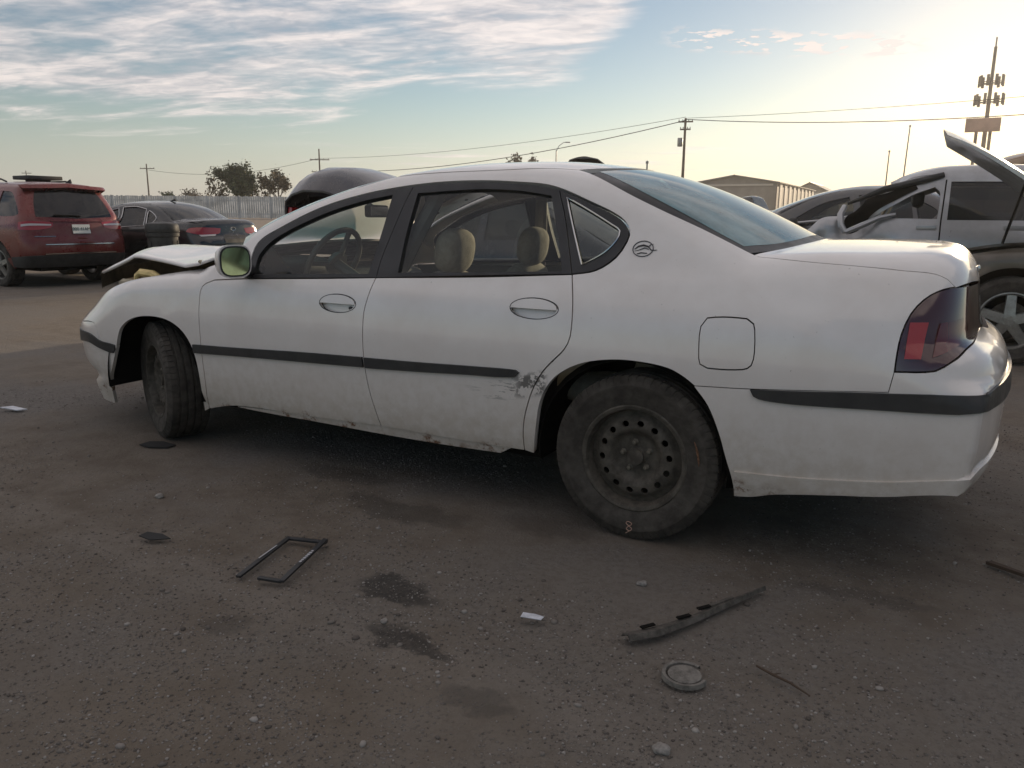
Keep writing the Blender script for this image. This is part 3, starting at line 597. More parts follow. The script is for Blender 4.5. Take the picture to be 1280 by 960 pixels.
# ---------------------------------------------------------------- the white sedan
S1 = CarShape(SEDAN)
def white_sedan():
    TR_BADGE = (S1.b + .7 * 1.02, 1.075)
    S = S1; root = thing('wrecked_sedan', 'white four door sedan with crumpled front, turned front wheel and scraped rear door', 'car')
    def PM(key, mode): return P3(S, TR[key], mode)
    def add(name, key, mode, mat, far=True, parent=root, **kw):
        me = panel_mesh(S, name, PM(key, mode) if isinstance(key, str) else key, mode, **kw); o = link(name, me, mat, parent)
        if far: link(name, mirror_mesh(me, S.yc), None, parent)
        return o
    hf, hr, fu = PM('handle_f', 'x'), PM('handle_r', 'x'), PM('fuel', 'x')
    add('fender', 'fender', 's', WHITE, depth=.02)
    add('front_door', 'front_door', 'x', WHITE, holes=[hf], hgap=0)
    dr = add('rear_door', 'rear_door', 'x', WHITE, holes=[hr], hgap=0)
    add('quarter_panel', 'quarter', 'x', WHITE, depth=.03, holes=[fu], hgap=.002, step=.03)
    add('rear_bumper', 'rear_bumper', 's', WHITE, False, mirror='join', gap=0, depth=.02, step=.026)
    add('bumper_valance', 'rear_lip', 's', WHITE, False, mirror='join', gap=0, depth=.02, off=.009)
    add('bumper_strip', 'rear_strip', 's', STRIPM, False, mirror='join', gap=0, depth=.02, off=.010)
    add('front_bumper', 'front_bumper', 's', WHITE, False, mirror='join', gap=0, depth=.02)
    add('bumper_strip', 'front_strip', 's', STRIPM, False, mirror='join', gap=0, depth=.02, off=.009)
    add('side_moulding', 'strip_f', 'x', STRIPM, gap=.001, depth=.016, off=.012)
    add('side_moulding', 'strip_r', 'x', STRIPM, gap=.001, depth=.016, off=.012)
    add('rocker_panel', 'rocker', 'x', WHITE, gap=0, off=-.006, depth=.05)
    add('fuel_door', 'fuel', 'x', WHITE, False, gap=.002)
    # tail lamp
    lamp = add('tail_lamp', 'lamp', 's', LENS, False, off=-.002, depth=.03, mirror='join')
    add('red_reflector', 'lamp_red', 's', REDL, False, lamp, off=.0012, depth=.004, gap=0, step=.02)
    add('red_reflector', 'lamp_red2', 's', REDD, False, lamp, off=.0012, depth=.004, gap=0, step=.02)
    # glass and frames
    for fr, gl in (('front_frame', 'front_glass'), ('rear_frame', 'rear_glass'), ('q_frame', 'q_glass')):
        nm = {'front_frame': 'front_window_frame', 'rear_frame': 'rear_window_frame', 'q_frame': 'quarter_window_frame'}[fr]
        add(nm, fr, 'x', BLACKTRIM, holes=[PM(gl, 'x')], hgap=0, off=-.002, depth=.03, gap=.0015)
        add('window_glass', gl, 'x', SIDEG, gap=-.004, off=-.016, depth=0, step=.06)
    P = resample(PM('q_glass', 'x'), .02); V = S.lift(P, 'x', .001); MB().tube(V, .0032, 6, closed=True).build('window_bead', CHROME, root)
    def sym(pts):   # closed half outline ending on the centre line -> whole outline
        q = [(p[0], p[1], p[2]) for p in pts]; return q
    add('backlight_seal', 'backlight', 't', BLACKTRIM, False, mirror='join', holes=[PM('backlight_glass', 't')], hgap=-.0, off=-.004, gap=0, depth=.02)
    add('rear_window_glass', 'backlight_glass', 't', BLG, False, mirror='join', off=-.003, gap=-.003, depth=0, step=.05)
    add('roof', 'roof', 't', WHITE, False, mirror='join', gap=0, depth=.02, step=.05)
    add('windscreen', 'windshield', 't', WSG, False, mirror='join', gap=0, depth=0, step=.06, off=-.004)
    tk = PM('trunk', 'y')
    front = P3(S, [tuple(S.lift(np.array([[x, y]]), 't')[0]) + (k,) for x, y, k in ((.53, .925, 1), (.512, .65, 0), (.457, .4, 0))], 'y')
    add('trunk_lid', tk + front, 'y', WHITE, False, mirror='join', gap=0.0, depth=.02, step=.03)
    b = MB(); P0 = S.lift(np.array([TR_BADGE]), 's', .003)[0]; gn = S.grad(P0[None])[0]
    b.box(P0, (.010, .085, .018), Matrix.Rotation(math.atan2(gn[1], gn[0]), 3, 'Z') @ Matrix.Rotation(-math.asin(gn[2]), 3, 'Y'), .004).build('trunk_badge', CHROME, root)
    # door handles
    for key, hp, xm in (('f', hf, -1.4), ('r', hr, -.5)):
        q = np.array([p[:2] for p in hp]); c = q.mean(0); rx = (q[:, 0].max() - q[:, 0].min()) / 2; rz = (q[:, 1].max() - q[:, 1].min()) / 2
        # outline in (x, height): q decreases with height for the near side
        up = [(c[0] + rx * .96 * math.cos(t), c[1] + rz * .94 * math.sin(t) * sg, k) for t, k, sg in [(a, i in (0, 8), 1) for i, a in enumerate(np.linspace(-.05, math.pi + .05, 9))]]
        sgn = 1 if S.lift(np.array([[c[0], c[1] + .01]]), 'x')[0][2] > S.lift(np.array([[c[0], c[1] - .01]]), 'x')[0][2] else -1
        up = [(a, c[1] + (b_ - c[1]) * sgn, k) for a, b_, k in up]
        cup = [(c[0] + rx * 1.02 * math.cos(t), c[1] + rz * 1.02 * math.sin(t)) for t in np.linspace(0, 2 * np.pi, 19)[:-1]]
        add('handle_cup', cup, 'x', WHITE, off=-.024, gap=0, depth=0, step=.02)
        add('door_handle', up, 'x', WHITE, off=.002, gap=0, depth=.02, step=.02)
        ring = S.lift(resample(cup, .012), 'x', -.001); MB().tube(ring, .0022, 5, closed=True).build('handle_gasket', BLACKTRIM, root)
        if key == 'f':
            k = S.lift(np.array([[c[0] + rx * .62, c[1] - sgn * rz * .38]]), 'x', -.018)[0]
            MB().lathe([(.008, 0), (.008, -.006), (0, -.006)], 12, Matrix.Translation(k)).build('door_lock', DASHM, root)
    # oval badge with a leaping animal outline
    c = np.array(P3(S, [TR['pt_emb'][0]], 'x')[0][:2]); sg = -1
    ov = [(c[0] + .040 * math.cos(t), c[1] + .0235 * math.sin(t)) for t in np.linspace(0, 2 * np.pi, 25)[:-1]]
    EM = MB().tube(S.lift(np.array(ov), 'x', .002), .0020, 5, closed=True)
    for cu, r in (([(-.05, -.004), (-.03, .010), (0, .016), (.03, .010), (.052, -.006), (.085, -.004)], [.002, .004, .0052, .0045, .003, .0015]),
                  ([(-.048, -.012), (-.02, -.006), (.01, .004), (.034, -.002)], [.001, .002, .003, .002]), ([(-.03, -.024), (-.005, -.018), (.03, -.020)], [.002, .003, .002]), ([(.03, .008), (.042, .02), (.058, .022)], [.003, .002, .001])):
        EM.tube(S.lift(np.array([(c[0] + a * .66, c[1] + sg * b_ * .68) for a, b_ in cu]), 'x', .0025), [q * .75 for q in r], 6)
    EM.build('side_badge', pmat('badge_metal', (.10, .10, .11), .3, .8), root)
    # mirror
    M = Matrix.Translation((-1.985, -.085, 1.035)) @ Matrix.Rotation(R_(-14), 4, 'Z')
    bm = bmesh.new(); bmesh.ops.create_cube(bm, size=1); bmesh.ops.subdivide_edges(bm, edges=bm.edges[:], cuts=5, use_grid_fill=True)
    for v in bm.verts:
        p = v.co * 2; e = 3.2; n = (abs(p.y) ** e + abs(p.z) ** e) ** (1 / e) or 1; mx = max(abs(p.y), abs(p.z)); k = mx / n if n else 1
        fr_ = 1 - .45 * max(0, (-p.x)) ** 2 * 1
        fr_ = 1 - .38 * ((1 - p.x) / 2) ** 2
        v.co = Vector((p.x * .045, p.y * k * .084 * fr_, p.z * k * .078 * fr_ + (.01 if p.y < 0 else 0) * 0))
    bm.transform(M); me = bpy.data.meshes.new('mirror_housing'); bm.to_mesh(me); bm.free(); me.polygons.foreach_set('use_smooth', [True] * len(me.polygons)); me.set_sharp_from_angle(angle=R_(50))
    mh = link('side_mirror', me, WHITE, root)
    pol = []; 
    for t in np.linspace(0, 2 * np.pi, 33)[:-1]:
        cc, s_ = math.cos(t), math.sin(t); n = (abs(cc) ** 3.2 + abs(s_) ** 3.2) ** (1 / 3.2); pol.append((cc / n, s_ / n))
    Mx = M @ Matrix.Translation((.046, 0, 0)) @ Matrix(((0, 0, 1, 0), (1, 0, 0, 0), (0, 1, 0, 0), (0, 0, 0, 1)))
    MB().prism([(a * .077, b_ * .071) for a, b_ in pol], .002, Mx).build('mirror_rim', BLACKTRIM, mh)
    MB().prism([(a * .070, b_ * .064) for a, b_ in pol], .0035, Mx).build('mirror_glass', MIRRORG, mh)
    MB().tube([(-2.0, -.02, .985), (-2.01, .05, .975), (-2.03, .11, .985)], [.028, .03, .035], 10).build('mirror_arm', BLACKTRIM, mh)
    MB().prism([(-2.06, .955), (-1.87, .958), (-2.0, 1.07), (-2.04, 1.10)], .02, Matrix(((1, 0, 0, 0), (0, .15, .95, .055), (0, 1, 0, 0), (0, 0, 0, 1)))).build('mirror_base', BLACKTRIM, mh)
    MB().tube([(-2.335, .045, 1.012), (-2.345, .035, 1.018)], [.012, .006], 8).build('washer_stub', TANM, root)
    # wheels
    for x, yy, rz, fl in ((0, .142, 0, 0), (0, 1.85 - .142, 0, 1), (-2.807, .20, R_(-25), 0), (-2.807, 1.85 - .20, R_(-25), 1)):
        steel_wheel(root, (x, yy, .333), rz, flip=fl, detail=not fl)
    # chalk mark and a scuff on the rear tyre
    y0 = .142 - .111 * 1.045
    CH = pmat('chalk', (.42, .26, .20), .9)
    pts = [tuple(v) for v in resample([(a, b, 0) for a, b in [(.012, -.262), (-.004, -.254), (-.012, -.262), (0, -.272), (.012, -.282), (.004, -.292), (-.010, -.286), (-.002, -.274)]], .004)]
    MB().tube([(x, y0, .333 + z) for x, z in pts], .0018, 5).tube([(.004, y0, .333 - .292), (-.012, y0, .333 - .304)], .0015, 5).build('chalk_mark', CH, root)
    MB().tube([(.262 * math.cos(a), .142 - .111 * 1.035, .333 + .262 * math.sin(a)) for a in np.linspace(.05, .42, 8)], [.001, .003, .005, .004, .005, .004, .003, .001], 6).build('tyre_scuff', pmat('rust_scuff', (.17, .085, .045), .95, var=.5, vscale=60), root)
    # wheel wells
    for x in (0, -2.76):
        for s in (0, 1):
            V = []; F = []; n = 24; rr = .395
            pr = [(.03, rr - .012), (.06, rr + .012), (.36, rr + .012), (.40, rr - .06), (.40, .02)]
            for i in range(n + 1):
                a = -.30 + (math.pi + .60) * i / n
                for yy, r in pr: V.append((x - .015 + r * math.cos(a), yy if not s else 1.85 - yy, .335 + max(r * math.sin(a), -.06)))
            for i in range(n):
                for j in range(4): k = i * 5 + j; F.append((k, k + 1, k + 6, k + 5))
            link('wheel_well', mesh('wheel_well', V, F), DARK, root)
    b = MB(); b.box((-1.4, .925, .30), (1.95, 1.62, .10)); b.box((-1.4, .925, .27), (4.6, 1.0, .10)); b.box((.72, .925, .52), (.5, 1.40, .22)); b.box((-3.35, .925, .45), (.5, 1.3, .35))
    b.build('underbody', DARK, root)
    MB().tube([(-2.2, 1.1, .22), (-.6, 1.1, .22), (.3, 1.15, .26), (.98, 1.35, .30)], .03, 8).build('exhaust_pipe', pmat('rusty_pipe', (.09, .055, .04), .8, .3, var=.4), root)
    # hood, buckled upwards
    ed = [(-2.135, .165, 1.083), (-2.30, .14, 1.045), (-2.45, .118, 1.0), (-2.56, .125, .985), (-2.75, .14, 1.006), (-2.95, .155, 1.022), (-3.02, .165, 1.020), (-3.12, .19, .99), (-3.30, .23, .945), (-3.47, .27, .905), (-3.50, .28, .885), (-3.505, .285, .80)]
    sx = [0, .10, .2, .28, .36, .42, .42, .42, .40, .38, .37, .36]; nj = 24; V = []
    for i, (x, y, z) in enumerate(ed):
        for j in range(nj + 1):
            t = j / nj; b_ = math.sin(math.pi * t); yy = y + (1.85 - 2 * y) * t
            w = .012 * math.sin(9 * t + i) * (i > 3)
            V.append((x - sx[i] * b_ ** .8, yy, z + (.030 if i < 11 else .02) * b_ + w * b_ * 1.0 - .0))
    F = [(i * (nj + 1) + j, i * (nj + 1) + j + 1, (i + 1) * (nj + 1) + j + 1, (i + 1) * (nj + 1) + j) for i in range(len(ed) - 1) for j in range(nj)]
    ncut = 9 * nj; F2 = F[ncut:]; F = F[:ncut]
    link('header_panel', mesh('header_panel', V[9 * (nj + 1):], [tuple(i - 9 * (nj + 1) for i in f) for f in F2]), TANM, root)
    me = mesh('hood', V[:10 * (nj + 1)], F); me.set_sharp_from_angle(angle=R_(28)); ho = link('hood', me, WHITE, root, label='white hood buckled upwards with its front edge bent down')
    md = ho.modifiers.new('thick', 'SOLIDIFY'); md.thickness = .014; md.offset = -1; me.materials.append(pmat('hood_underside', (.16, .14, .11), .8, var=.4)); md.material_offset = 1
    # under the hood
    b = MB(); b.box((-2.85, .925, .60), (1.1, 1.3, .30)); b.box((-2.33, .925, .88), (.06, 1.5, .24)); b.build('engine_bay', DARK, root)
    b = MB(); b.box((-3.36, .80, .80), (.05, 1.0, .10), Matrix.Rotation(.1, 3, 'Z'), .01); b.tube([(-3.36, .32, .84), (-3.2, .22, .86), (-2.95, .19, .86), (-2.6, .20, .89)], .022, 6); b.build('radiator_support', TANM, root)
    MB().tube([(-3.02, .17, .86), (-3.0, .165, .91), (-2.96, .16, .93), (-2.86, .155, .925), (-2.80, .16, .90)], [.018, .020, .022, .022, .018], 8).build('hood_hook', CREAM, root)
    interior(root, S)
    return root
def cushion(name, c, d, rot, mat, parent, e=2.8):
    bm = bmesh.new(); bmesh.ops.create_cube(bm, size=2); bmesh.ops.subdivide_edges(bm, edges=bm.edges[:], cuts=7, use_grid_fill=True)
    for v in bm.verts:
        p = v.co; m = max(abs(p.x), abs(p.y), abs(p.z)); n = (abs(p.x) ** e + abs(p.y) ** e + abs(p.z) ** e) ** (1 / e)
        q = p * (m / n); v.co = Vector((q.x * d[0] / 2, q.y * d[1] / 2, q.z * d[2] / 2))
    bm.transform(Matrix.Translation(c) @ Matrix.Rotation(rot, 4, 'Y')); me = bpy.data.meshes.new(name); bm.to_mesh(me); bm.free()
    me.polygons.foreach_set('use_smooth', [True] * len(me.polygons)); return link(name, me, mat, parent)
def interior(root, S):
    for y in (.50, 1.34):
        st = cushion('seat', (-1.50, y, .50), (.55, .52, .18), 0, SEATM, root)
        cushion('seat_back', (-1.19, y, .70), (.15, .50, .60), R_(14), SEATM, st, 3.5)
        cushion('headrest', (-1.10, y, 1.085), (.13, .27, .22), R_(10), SEATM, st, 2.6)
        [MB().tube([(-1.13, y + s * .07, .95), (-1.11, y + s * .07, 1.02)], .008, 6).build('headrest_post', CHROME, st) for s in (-1, 1)]
    rs = cushion('rear_seat', (-.30, .925, .52), (.5, 1.35, .2), 0, SEATM, root); cushion('seat_back', (.02, .925, .80), (.16, 1.30, .6), R_(22), SEATM, rs, 5)
    # inner trims follow the body skin
    link('headliner', panel_mesh(S, 'headliner', [(-1.45, .30, 1), (-1.55, .925, 1), (-1.45, 1.55, 1), (-.35, 1.50, 1), (-.28, .925, 1), (-.35, .35, 1)], 't', off=-.035, gap=0, depth=0, step=.1), SEATD, root)
    for far in (0, 1):
        for nm, pts in (('door_trim', [(-2.2, .45, 1), (-1.28, .45, 1), (-1.28, .945, 1), (-2.2, .925, 1)]), ('door_trim', [(-1.26, .45, 1), (-.42, .45, 1), (-.28, .99, 1), (-1.26, .95, 1)]), ('quarter_trim', [(-.38, .82, 1), (.3, .82, 1), (.3, 1.02, 1), (-.28, .99, 1)])):
            me = panel_mesh(S, nm, pts, 's', off=-.055, gap=0, depth=0, step=.1); me = mirror_mesh(me, S.yc) if far else me; link(nm, me, SEATD, root)
    link('parcel_shelf', MB().box((.28, .925, 1.00), (.5, 1.45, .03)).mesh('parcel_shelf'), SEATD, root)
    cushion('dashboard', (-2.28, .925, .85), (.62, 1.5, .24), R_(6), DASHM, root, 4)
    cushion('cluster_hood', (-2.10, .50, .985), (.22, .42, .09), R_(8), DASHM, root, 3)
    # steering wheel
    M = Matrix.Translation((-1.86, .50, 1.01)) @ Matrix.Rotation(R_(-62), 4, 'Y')
    ring = [M @ Vector((.188 * math.cos(a), .188 * math.sin(a), 0)) for a in np.linspace(0, 2 * np.pi, 41)[:-1]]
    sw = MB().tube(ring, .015, 10, closed=True); 
    for a in (0.2, math.pi - .2, math.pi * 1.5): sw.tube([M @ Vector((.05 * math.cos(a), .05 * math.sin(a), -.02)), M @ Vector((.18 * math.cos(a), .18 * math.sin(a), 0))], .014, 8)
    sw.tube([M @ Vector((0, 0, -.03)), M @ Vector((0, 0, .0))], [.07, .06], 14); sw.tube([M @ Vector((0, 0, -.03)), M @ Vector((0, 0, -.3))], .03, 8)
    sw.build('steering_wheel', pmat('wheel_vinyl', (.10, .10, .09), .45), root)
    mr = MB().box((-1.90, .93, 1.275), (.035, .25, .07), Matrix.Rotation(.2, 3, 'Z'), .015).tube([(-1.91, .93, 1.29), (-1.97, .93, 1.325)], .012, 6).build('rear_view_mirror', DASHM, root)
    MB().box((-1.878, .93, 1.275), (.004, .22, .05), Matrix.Rotation(.2, 3, 'Z')).build('mirror_glass', CHROME, mr)
    # rear pillars inside, belt anchor
    for y, s in ((.13, 1), (1.72, -1)):
        MB().tube([(-1.24, y + s * .03, .93), (-1.17, y + s * .14, 1.15), (-1.11, y + s * .26, 1.36)], [.045, .04, .035], 8).build('pillar_trim', SEATD, root)
white_sedan()
# ---------------------------------------------------------------- ground
def GROUND_Z(x, y):
    d = np.hypot(np.asarray(x, float) - 1, np.asarray(y, float) + 2.7); t = np.clip((d - 20) / 38, 0, 1); return .95 * t * t * (3 - 2 * t)
def vnoise(x, y, seed):
    def hsh(i, j): 
        v = np.sin(i * 127.1 + j * 311.7 + seed * 74.7) * 43758.5453; return v - np.floor(v)
    i, j = np.floor(x), np.floor(y); u, v = x - i, y - j; u = u * u * (3 - 2 * u); v = v * v * (3 - 2 * v)
    return (hsh(i, j) * (1 - u) + hsh(i + 1, j) * u) * (1 - v) + (hsh(i, j + 1) * (1 - u) + hsh(i + 1, j + 1) * u) * v
def fbm(x, y, f, n, seed): return sum(vnoise(x * f * 2 ** k, y * f * 2 ** k, seed + k) * .5 ** k for k in range(n)) / 2
def near_h(x, y):
    return (fbm(x, y, .9, 3, 1) - .45) * .035 + (fbm(x, y, 5, 4, 5) - .45) * .022
def flat_mask(x, y):   # level under the white car's tyres
    m = np.ones_like(x)
    for cx, cy in ((0, .14), (-2.8, .2), (0, 1.7), (-2.8, 1.65)): m *= 1 - np.exp(-((x - cx) ** 2 + (y - cy) ** 2) / .12)
    return m
OIL = [(-.56, -.76, .16, .07, .9), (-.62, -.70, .07, .04, .9), (-.36, -1.00, .12, .06, .9), (-.27, -1.03, .12, .035, .8), (-.94, -.15, .30, .10, .5), (-1.5, .12, .30, .09, .5), (-1.2, -.1, .12, .06, .45), (.0, -1.15, .10, .05, .4), (.85, -.02, .25, .05, .35), (-.9, -1.2, .10, .06, .4), (-.33, .0, .22, .10, .35)]
def ground_custom(nt, b, tc):
    L = nt.links; G = nd(nt, 'ShaderNodeNewGeometry').outputs['Position']; sep = nd(nt, 'ShaderNodeSeparateXYZ'); L.new(G, sep.inputs[0]); x, y, z = sep.outputs
    def noise(s, d=6, r=.65):
        n = nd(nt, 'ShaderNodeTexNoise', i_Scale=s, i_Detail=d, i_Roughness=r); L.new(G, n.inputs[0]); return n.outputs[0]
    def vor(s, f='F1'):
        n = nd(nt, 'ShaderNodeTexVoronoi', i_Scale=s, feature=f); L.new(G, n.inputs[0]); return n
    n1, n2, n3, n4 = noise(.55), noise(4.5, 7, .7), noise(38, 6, .75), noise(.09, 4)
    c = mixc(nt, mrange(nt, n2, .3, .7), (.118, .093, .070), (.190, .157, .124))
    c = mixc(nt, mrange(nt, n1, .42, .62), c, mixc(nt, mrange(nt, n3, .3, .7), (.112, .098, .086), (.192, .172, .154)))
    c = mixc(nt, mth(nt, 'MULTIPLY', mrange(nt, n4, .45, .65), .4), c, (.19, .155, .115))
    far = nd(nt, 'ShaderNodeVectorMath', operation='LENGTH'); L.new(G, far.inputs[0]); c = mixc(nt, mth(nt, 'MULTIPLY', mrange(nt, far.outputs['Value'], 16., 28.), mrange(nt, n1, .25, .6, .5, .9)), c, (.27, .215, .165))  # far dry dirt made paler and tan to bounce more warm light
    v1 = vor(70); v2 = vor(28)
    s1 = mth(nt, 'MULTIPLY', mrange(nt, v1.outputs['Distance'], .36, .22), mth(nt, 'MULTIPLY', mrange(nt, n2, .42, .66), .7))
    sepc = nd(nt, 'ShaderNodeSeparateColor'); L.new(v1.outputs['Color'], sepc.inputs[0])
    c = mixc(nt, s1, c, mixc(nt, sepc.outputs[0], (.10, .09, .085), (.27, .25, .23)))
    c = mixc(nt, mth(nt, 'MULTIPLY', mrange(nt, n3, .55, .7), .35), c, (.055, .047, .04))
    tr = mrange(nt, mth(nt, 'ABSOLUTE', mth(nt, 'ADD', mth(nt, 'ADD', y, 1.06), mth(nt, 'ADD', mth(nt, 'MULTIPLY', x, .05), mth(nt, 'MULTIPLY', mth(nt, 'SUBTRACT', n2, .5), .10)))), .12, .06)
    c = mixc(nt, mth(nt, 'MULTIPLY', tr, mrange(nt, n2, .35, .65, .1, .55)), c, (.215, .185, .155))
    oil = None
    dx = mth(nt, 'MULTIPLY', mth(nt, 'SUBTRACT', n2, .5), .24); dy = mth(nt, 'MULTIPLY', mth(nt, 'SUBTRACT', noise(11, 6, .7), .5), .22)
    for ox, oy, rx, ry, st in OIL:
        a = mth(nt, 'DIVIDE', mth(nt, 'SUBTRACT', mth(nt, 'ADD', x, dx), ox), rx); bb = mth(nt, 'DIVIDE', mth(nt, 'SUBTRACT', mth(nt, 'ADD', y, dy), oy), ry)
        q = mth(nt, 'MULTIPLY', mrange(nt, mth(nt, 'ADD', mth(nt, 'MULTIPLY', a, a), mth(nt, 'MULTIPLY', bb, bb)), 1.5, .3), st); oil = q if oil is None else mth(nt, 'MAXIMUM', oil, q)
    oil = mth(nt, 'MULTIPLY', oil, mrange(nt, n3, .2, .6, .55, 1.)); c = mixc(nt, mth(nt, 'MULTIPLY', oil, .95), c, (.011, .008, .0055))
    L.new(c, b.inputs['Base Color']); L.new(mth(nt, 'SUBTRACT', .95, mth(nt, 'MULTIPLY', oil, .35)), b.inputs['Roughness'])
    h = mth(nt, 'ADD', mth(nt, 'MULTIPLY', s1, .8), mth(nt, 'MULTIPLY', n3, .9)); bp = nd(nt, 'ShaderNodeBump', i_Strength=.8, i_Distance=.02); L.new(h, bp.inputs['Height']); L.new(bp.outputs[0], b.inputs['Normal'])
def ground():
    def axis(c, near, n, far):
        a = np.linspace(-near, near, n); k = near * (far / near) ** (np.linspace(0, 1, 46)[1:]); return np.concatenate([c - k[::-1], c + a, c + k])
    X = axis(-1.0, 4.0, 330, 4000.); Y = axis(.0, 2.2, 230, 4000.); gx, gy = np.meshgrid(X, Y)
    w = np.exp(-(np.maximum(np.hypot(gx + 1, gy) - 4, 0) / 6) ** 2); z = near_h(gx, gy) * flat_mask(gx, gy) * w + GROUND_Z(gx, gy) + (1 - w) * (fbm(gx, gy, .25, 2, 9) - .45) * .05 * (np.hypot(gx, gy) < 60)
    V = np.stack([gx, gy, z], -1).reshape(-1, 3); nx = len(X); i = np.arange((len(Y) - 1) * (nx - 1)); r, c_ = i // (nx - 1), i % (nx - 1); a = r * nx + c_
    F = np.stack([a, a + 1, a + nx + 1, a + nx], 1); me = bpy.data.meshes.new('ground'); me.vertices.add(len(V)); me.vertices.foreach_set('co', V.ravel()); me.loops.add(F.size); me.loops.foreach_set('vertex_index', F.ravel())
    me.polygons.add(len(F)); me.polygons.foreach_set('loop_start', np.arange(len(F)) * 4); me.polygons.foreach_set('use_smooth', np.ones(len(F), bool)); me.update(calc_edges=True); me.validate()
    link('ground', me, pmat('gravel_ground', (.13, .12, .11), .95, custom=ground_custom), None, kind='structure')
ground()
def pebbles():
    rg = np.random.default_rng(3); n = 75000; x = rg.uniform(-5, 2.4, n * 8); y = rg.uniform(-1.9, 3.0, n * 8); d = np.hypot(x - .96, y + 2.75)
    dens = (fbm(x, y, 1.3, 3, 31) > .30 + .20 * rg.random(len(x))) & (rg.random(len(x)) < np.clip(1.6 / d, 0, 1) ** 1.2); x, y = x[dens][:n], y[dens][:n]; n = len(x)
    bm = bmesh.new(); bmesh.ops.create_icosphere(bm, subdivisions=1, radius=1); bv = np.array([v.co[:] for v in bm.verts]); bf = np.array([[v.index for v in f.verts] for f in bm.faces]); bm.free()
    s = .0014 + .0036 * rg.random(n) ** 2.6 + (rg.random(n) > .99) * rg.uniform(.002, .007, n); ax = rg.uniform(.6, 1.4, (n, 3)); ax[:, 2] *= .65
    an = rg.uniform(0, 6.28, n); c, sn = np.cos(an), np.sin(an); V = bv[None] * ax[:, None] * s[:, None, None] * rg.uniform(.8, 1.2, (n, len(bv), 1)); V = np.stack([V[..., 0] * c[:, None] - V[..., 1] * sn[:, None], V[..., 0] * sn[:, None] + V[..., 1] * c[:, None], V[..., 2]], -1)
    z = near_h(x, y) * flat_mask(x, y) + s * .15; V += np.stack([x, y, z], -1)[:, None]; F = (bf[None] + (np.arange(n) * len(bv))[:, None, None]).reshape(-1, 3); V = V.reshape(-1, 3)
    me = bpy.data.meshes.new('gravel'); me.vertices.add(len(V)); me.vertices.foreach_set('co', V.ravel()); me.loops.add(F.size); me.loops.foreach_set('vertex_index', F.ravel().astype(np.int32)); me.polygons.add(len(F)); me.polygons.foreach_set('loop_start', np.arange(len(F)) * 3); me.update(calc_edges=True)
    def cu(nt, b, tc):
        g = nd(nt, 'ShaderNodeNewGeometry'); cr = nd(nt, 'ShaderNodeValToRGB'); e = cr.color_ramp; e.elements[0].color = (.075, .062, .052, 1); e.elements[1].color = (.31, .285, .26, 1); e.elements[1].position = 1; k = e.elements.new(.7); k.color = (.17, .148, .13, 1); nt.links.new(g.outputs['Random Per Island'], cr.inputs[0]); nt.links.new(cr.outputs[0], b.inputs['Base Color'])
    link('gravel', me, pmat('pebble_stone', (.2, .18, .17), .9, custom=cu), None, kind='stuff')
pebbles()
def stones():
    m = pmat('stone', (.24, .22, .20), .9, var=.3, vscale=60)
    for i, (x, y, r, lab) in enumerate(((.50, -1.12, .017, 'pale rounded stone at the lower edge of the gravel below the cap'), (.17, -.30, .014, 'small pale stone just under the rear tyre'), (-.46, -.945, .010, 'small stone between the two dark oil stains'), (-2.02, -.55, .018, 'grey stone on the bare ground below the front wheel'))):
        bm = bmesh.new(); bmesh.ops.create_icosphere(bm, subdivisions=3, radius=1)
        for v in bm.verts: v.co *= 1 + .22 * math.sin(v.co.x * 3 + i) * math.cos(v.co.y * 2.3 + i * 2) + .08 * math.sin(v.co.z * 7 + v.co.x * 5)
        bm.transform(Matrix.Diagonal((r * 1.3, r, r * .7, 1))); me = bpy.data.meshes.new('stone'); bm.to_mesh(me); bm.free(); me.polygons.foreach_set('use_smooth', [True] * len(me.polygons))
        o = link('stone', me, m, None, label=lab, category='stone'); o.location = (x, y, float(near_h(np.array([x]), np.array([y]))[0]) + r * .4); o.rotation_euler = (0, 0, i)
stones()
def haze():
    m = bpy.data.materials.new('haze_air'); m.use_nodes = True; nt = m.node_tree; nt.nodes.clear()
    v = nd(nt, 'ShaderNodeVolumePrincipled', i_Density=HAZE[0], i_Anisotropy=HAZE[1]); v.inputs['Color'].default_value = (.96, .96, .97, 1)
    out = nd(nt, 'ShaderNodeOutputMaterial'); nt.links.new(v.outputs[0], out.inputs['Volume'])
    b = MB().box((0, 0, 0), (420, 420, 29)).build('haze', m, None, kind='stuff'); b.location = (-20, 100, 12.6)
HAZE = (.0006, .5)
haze()
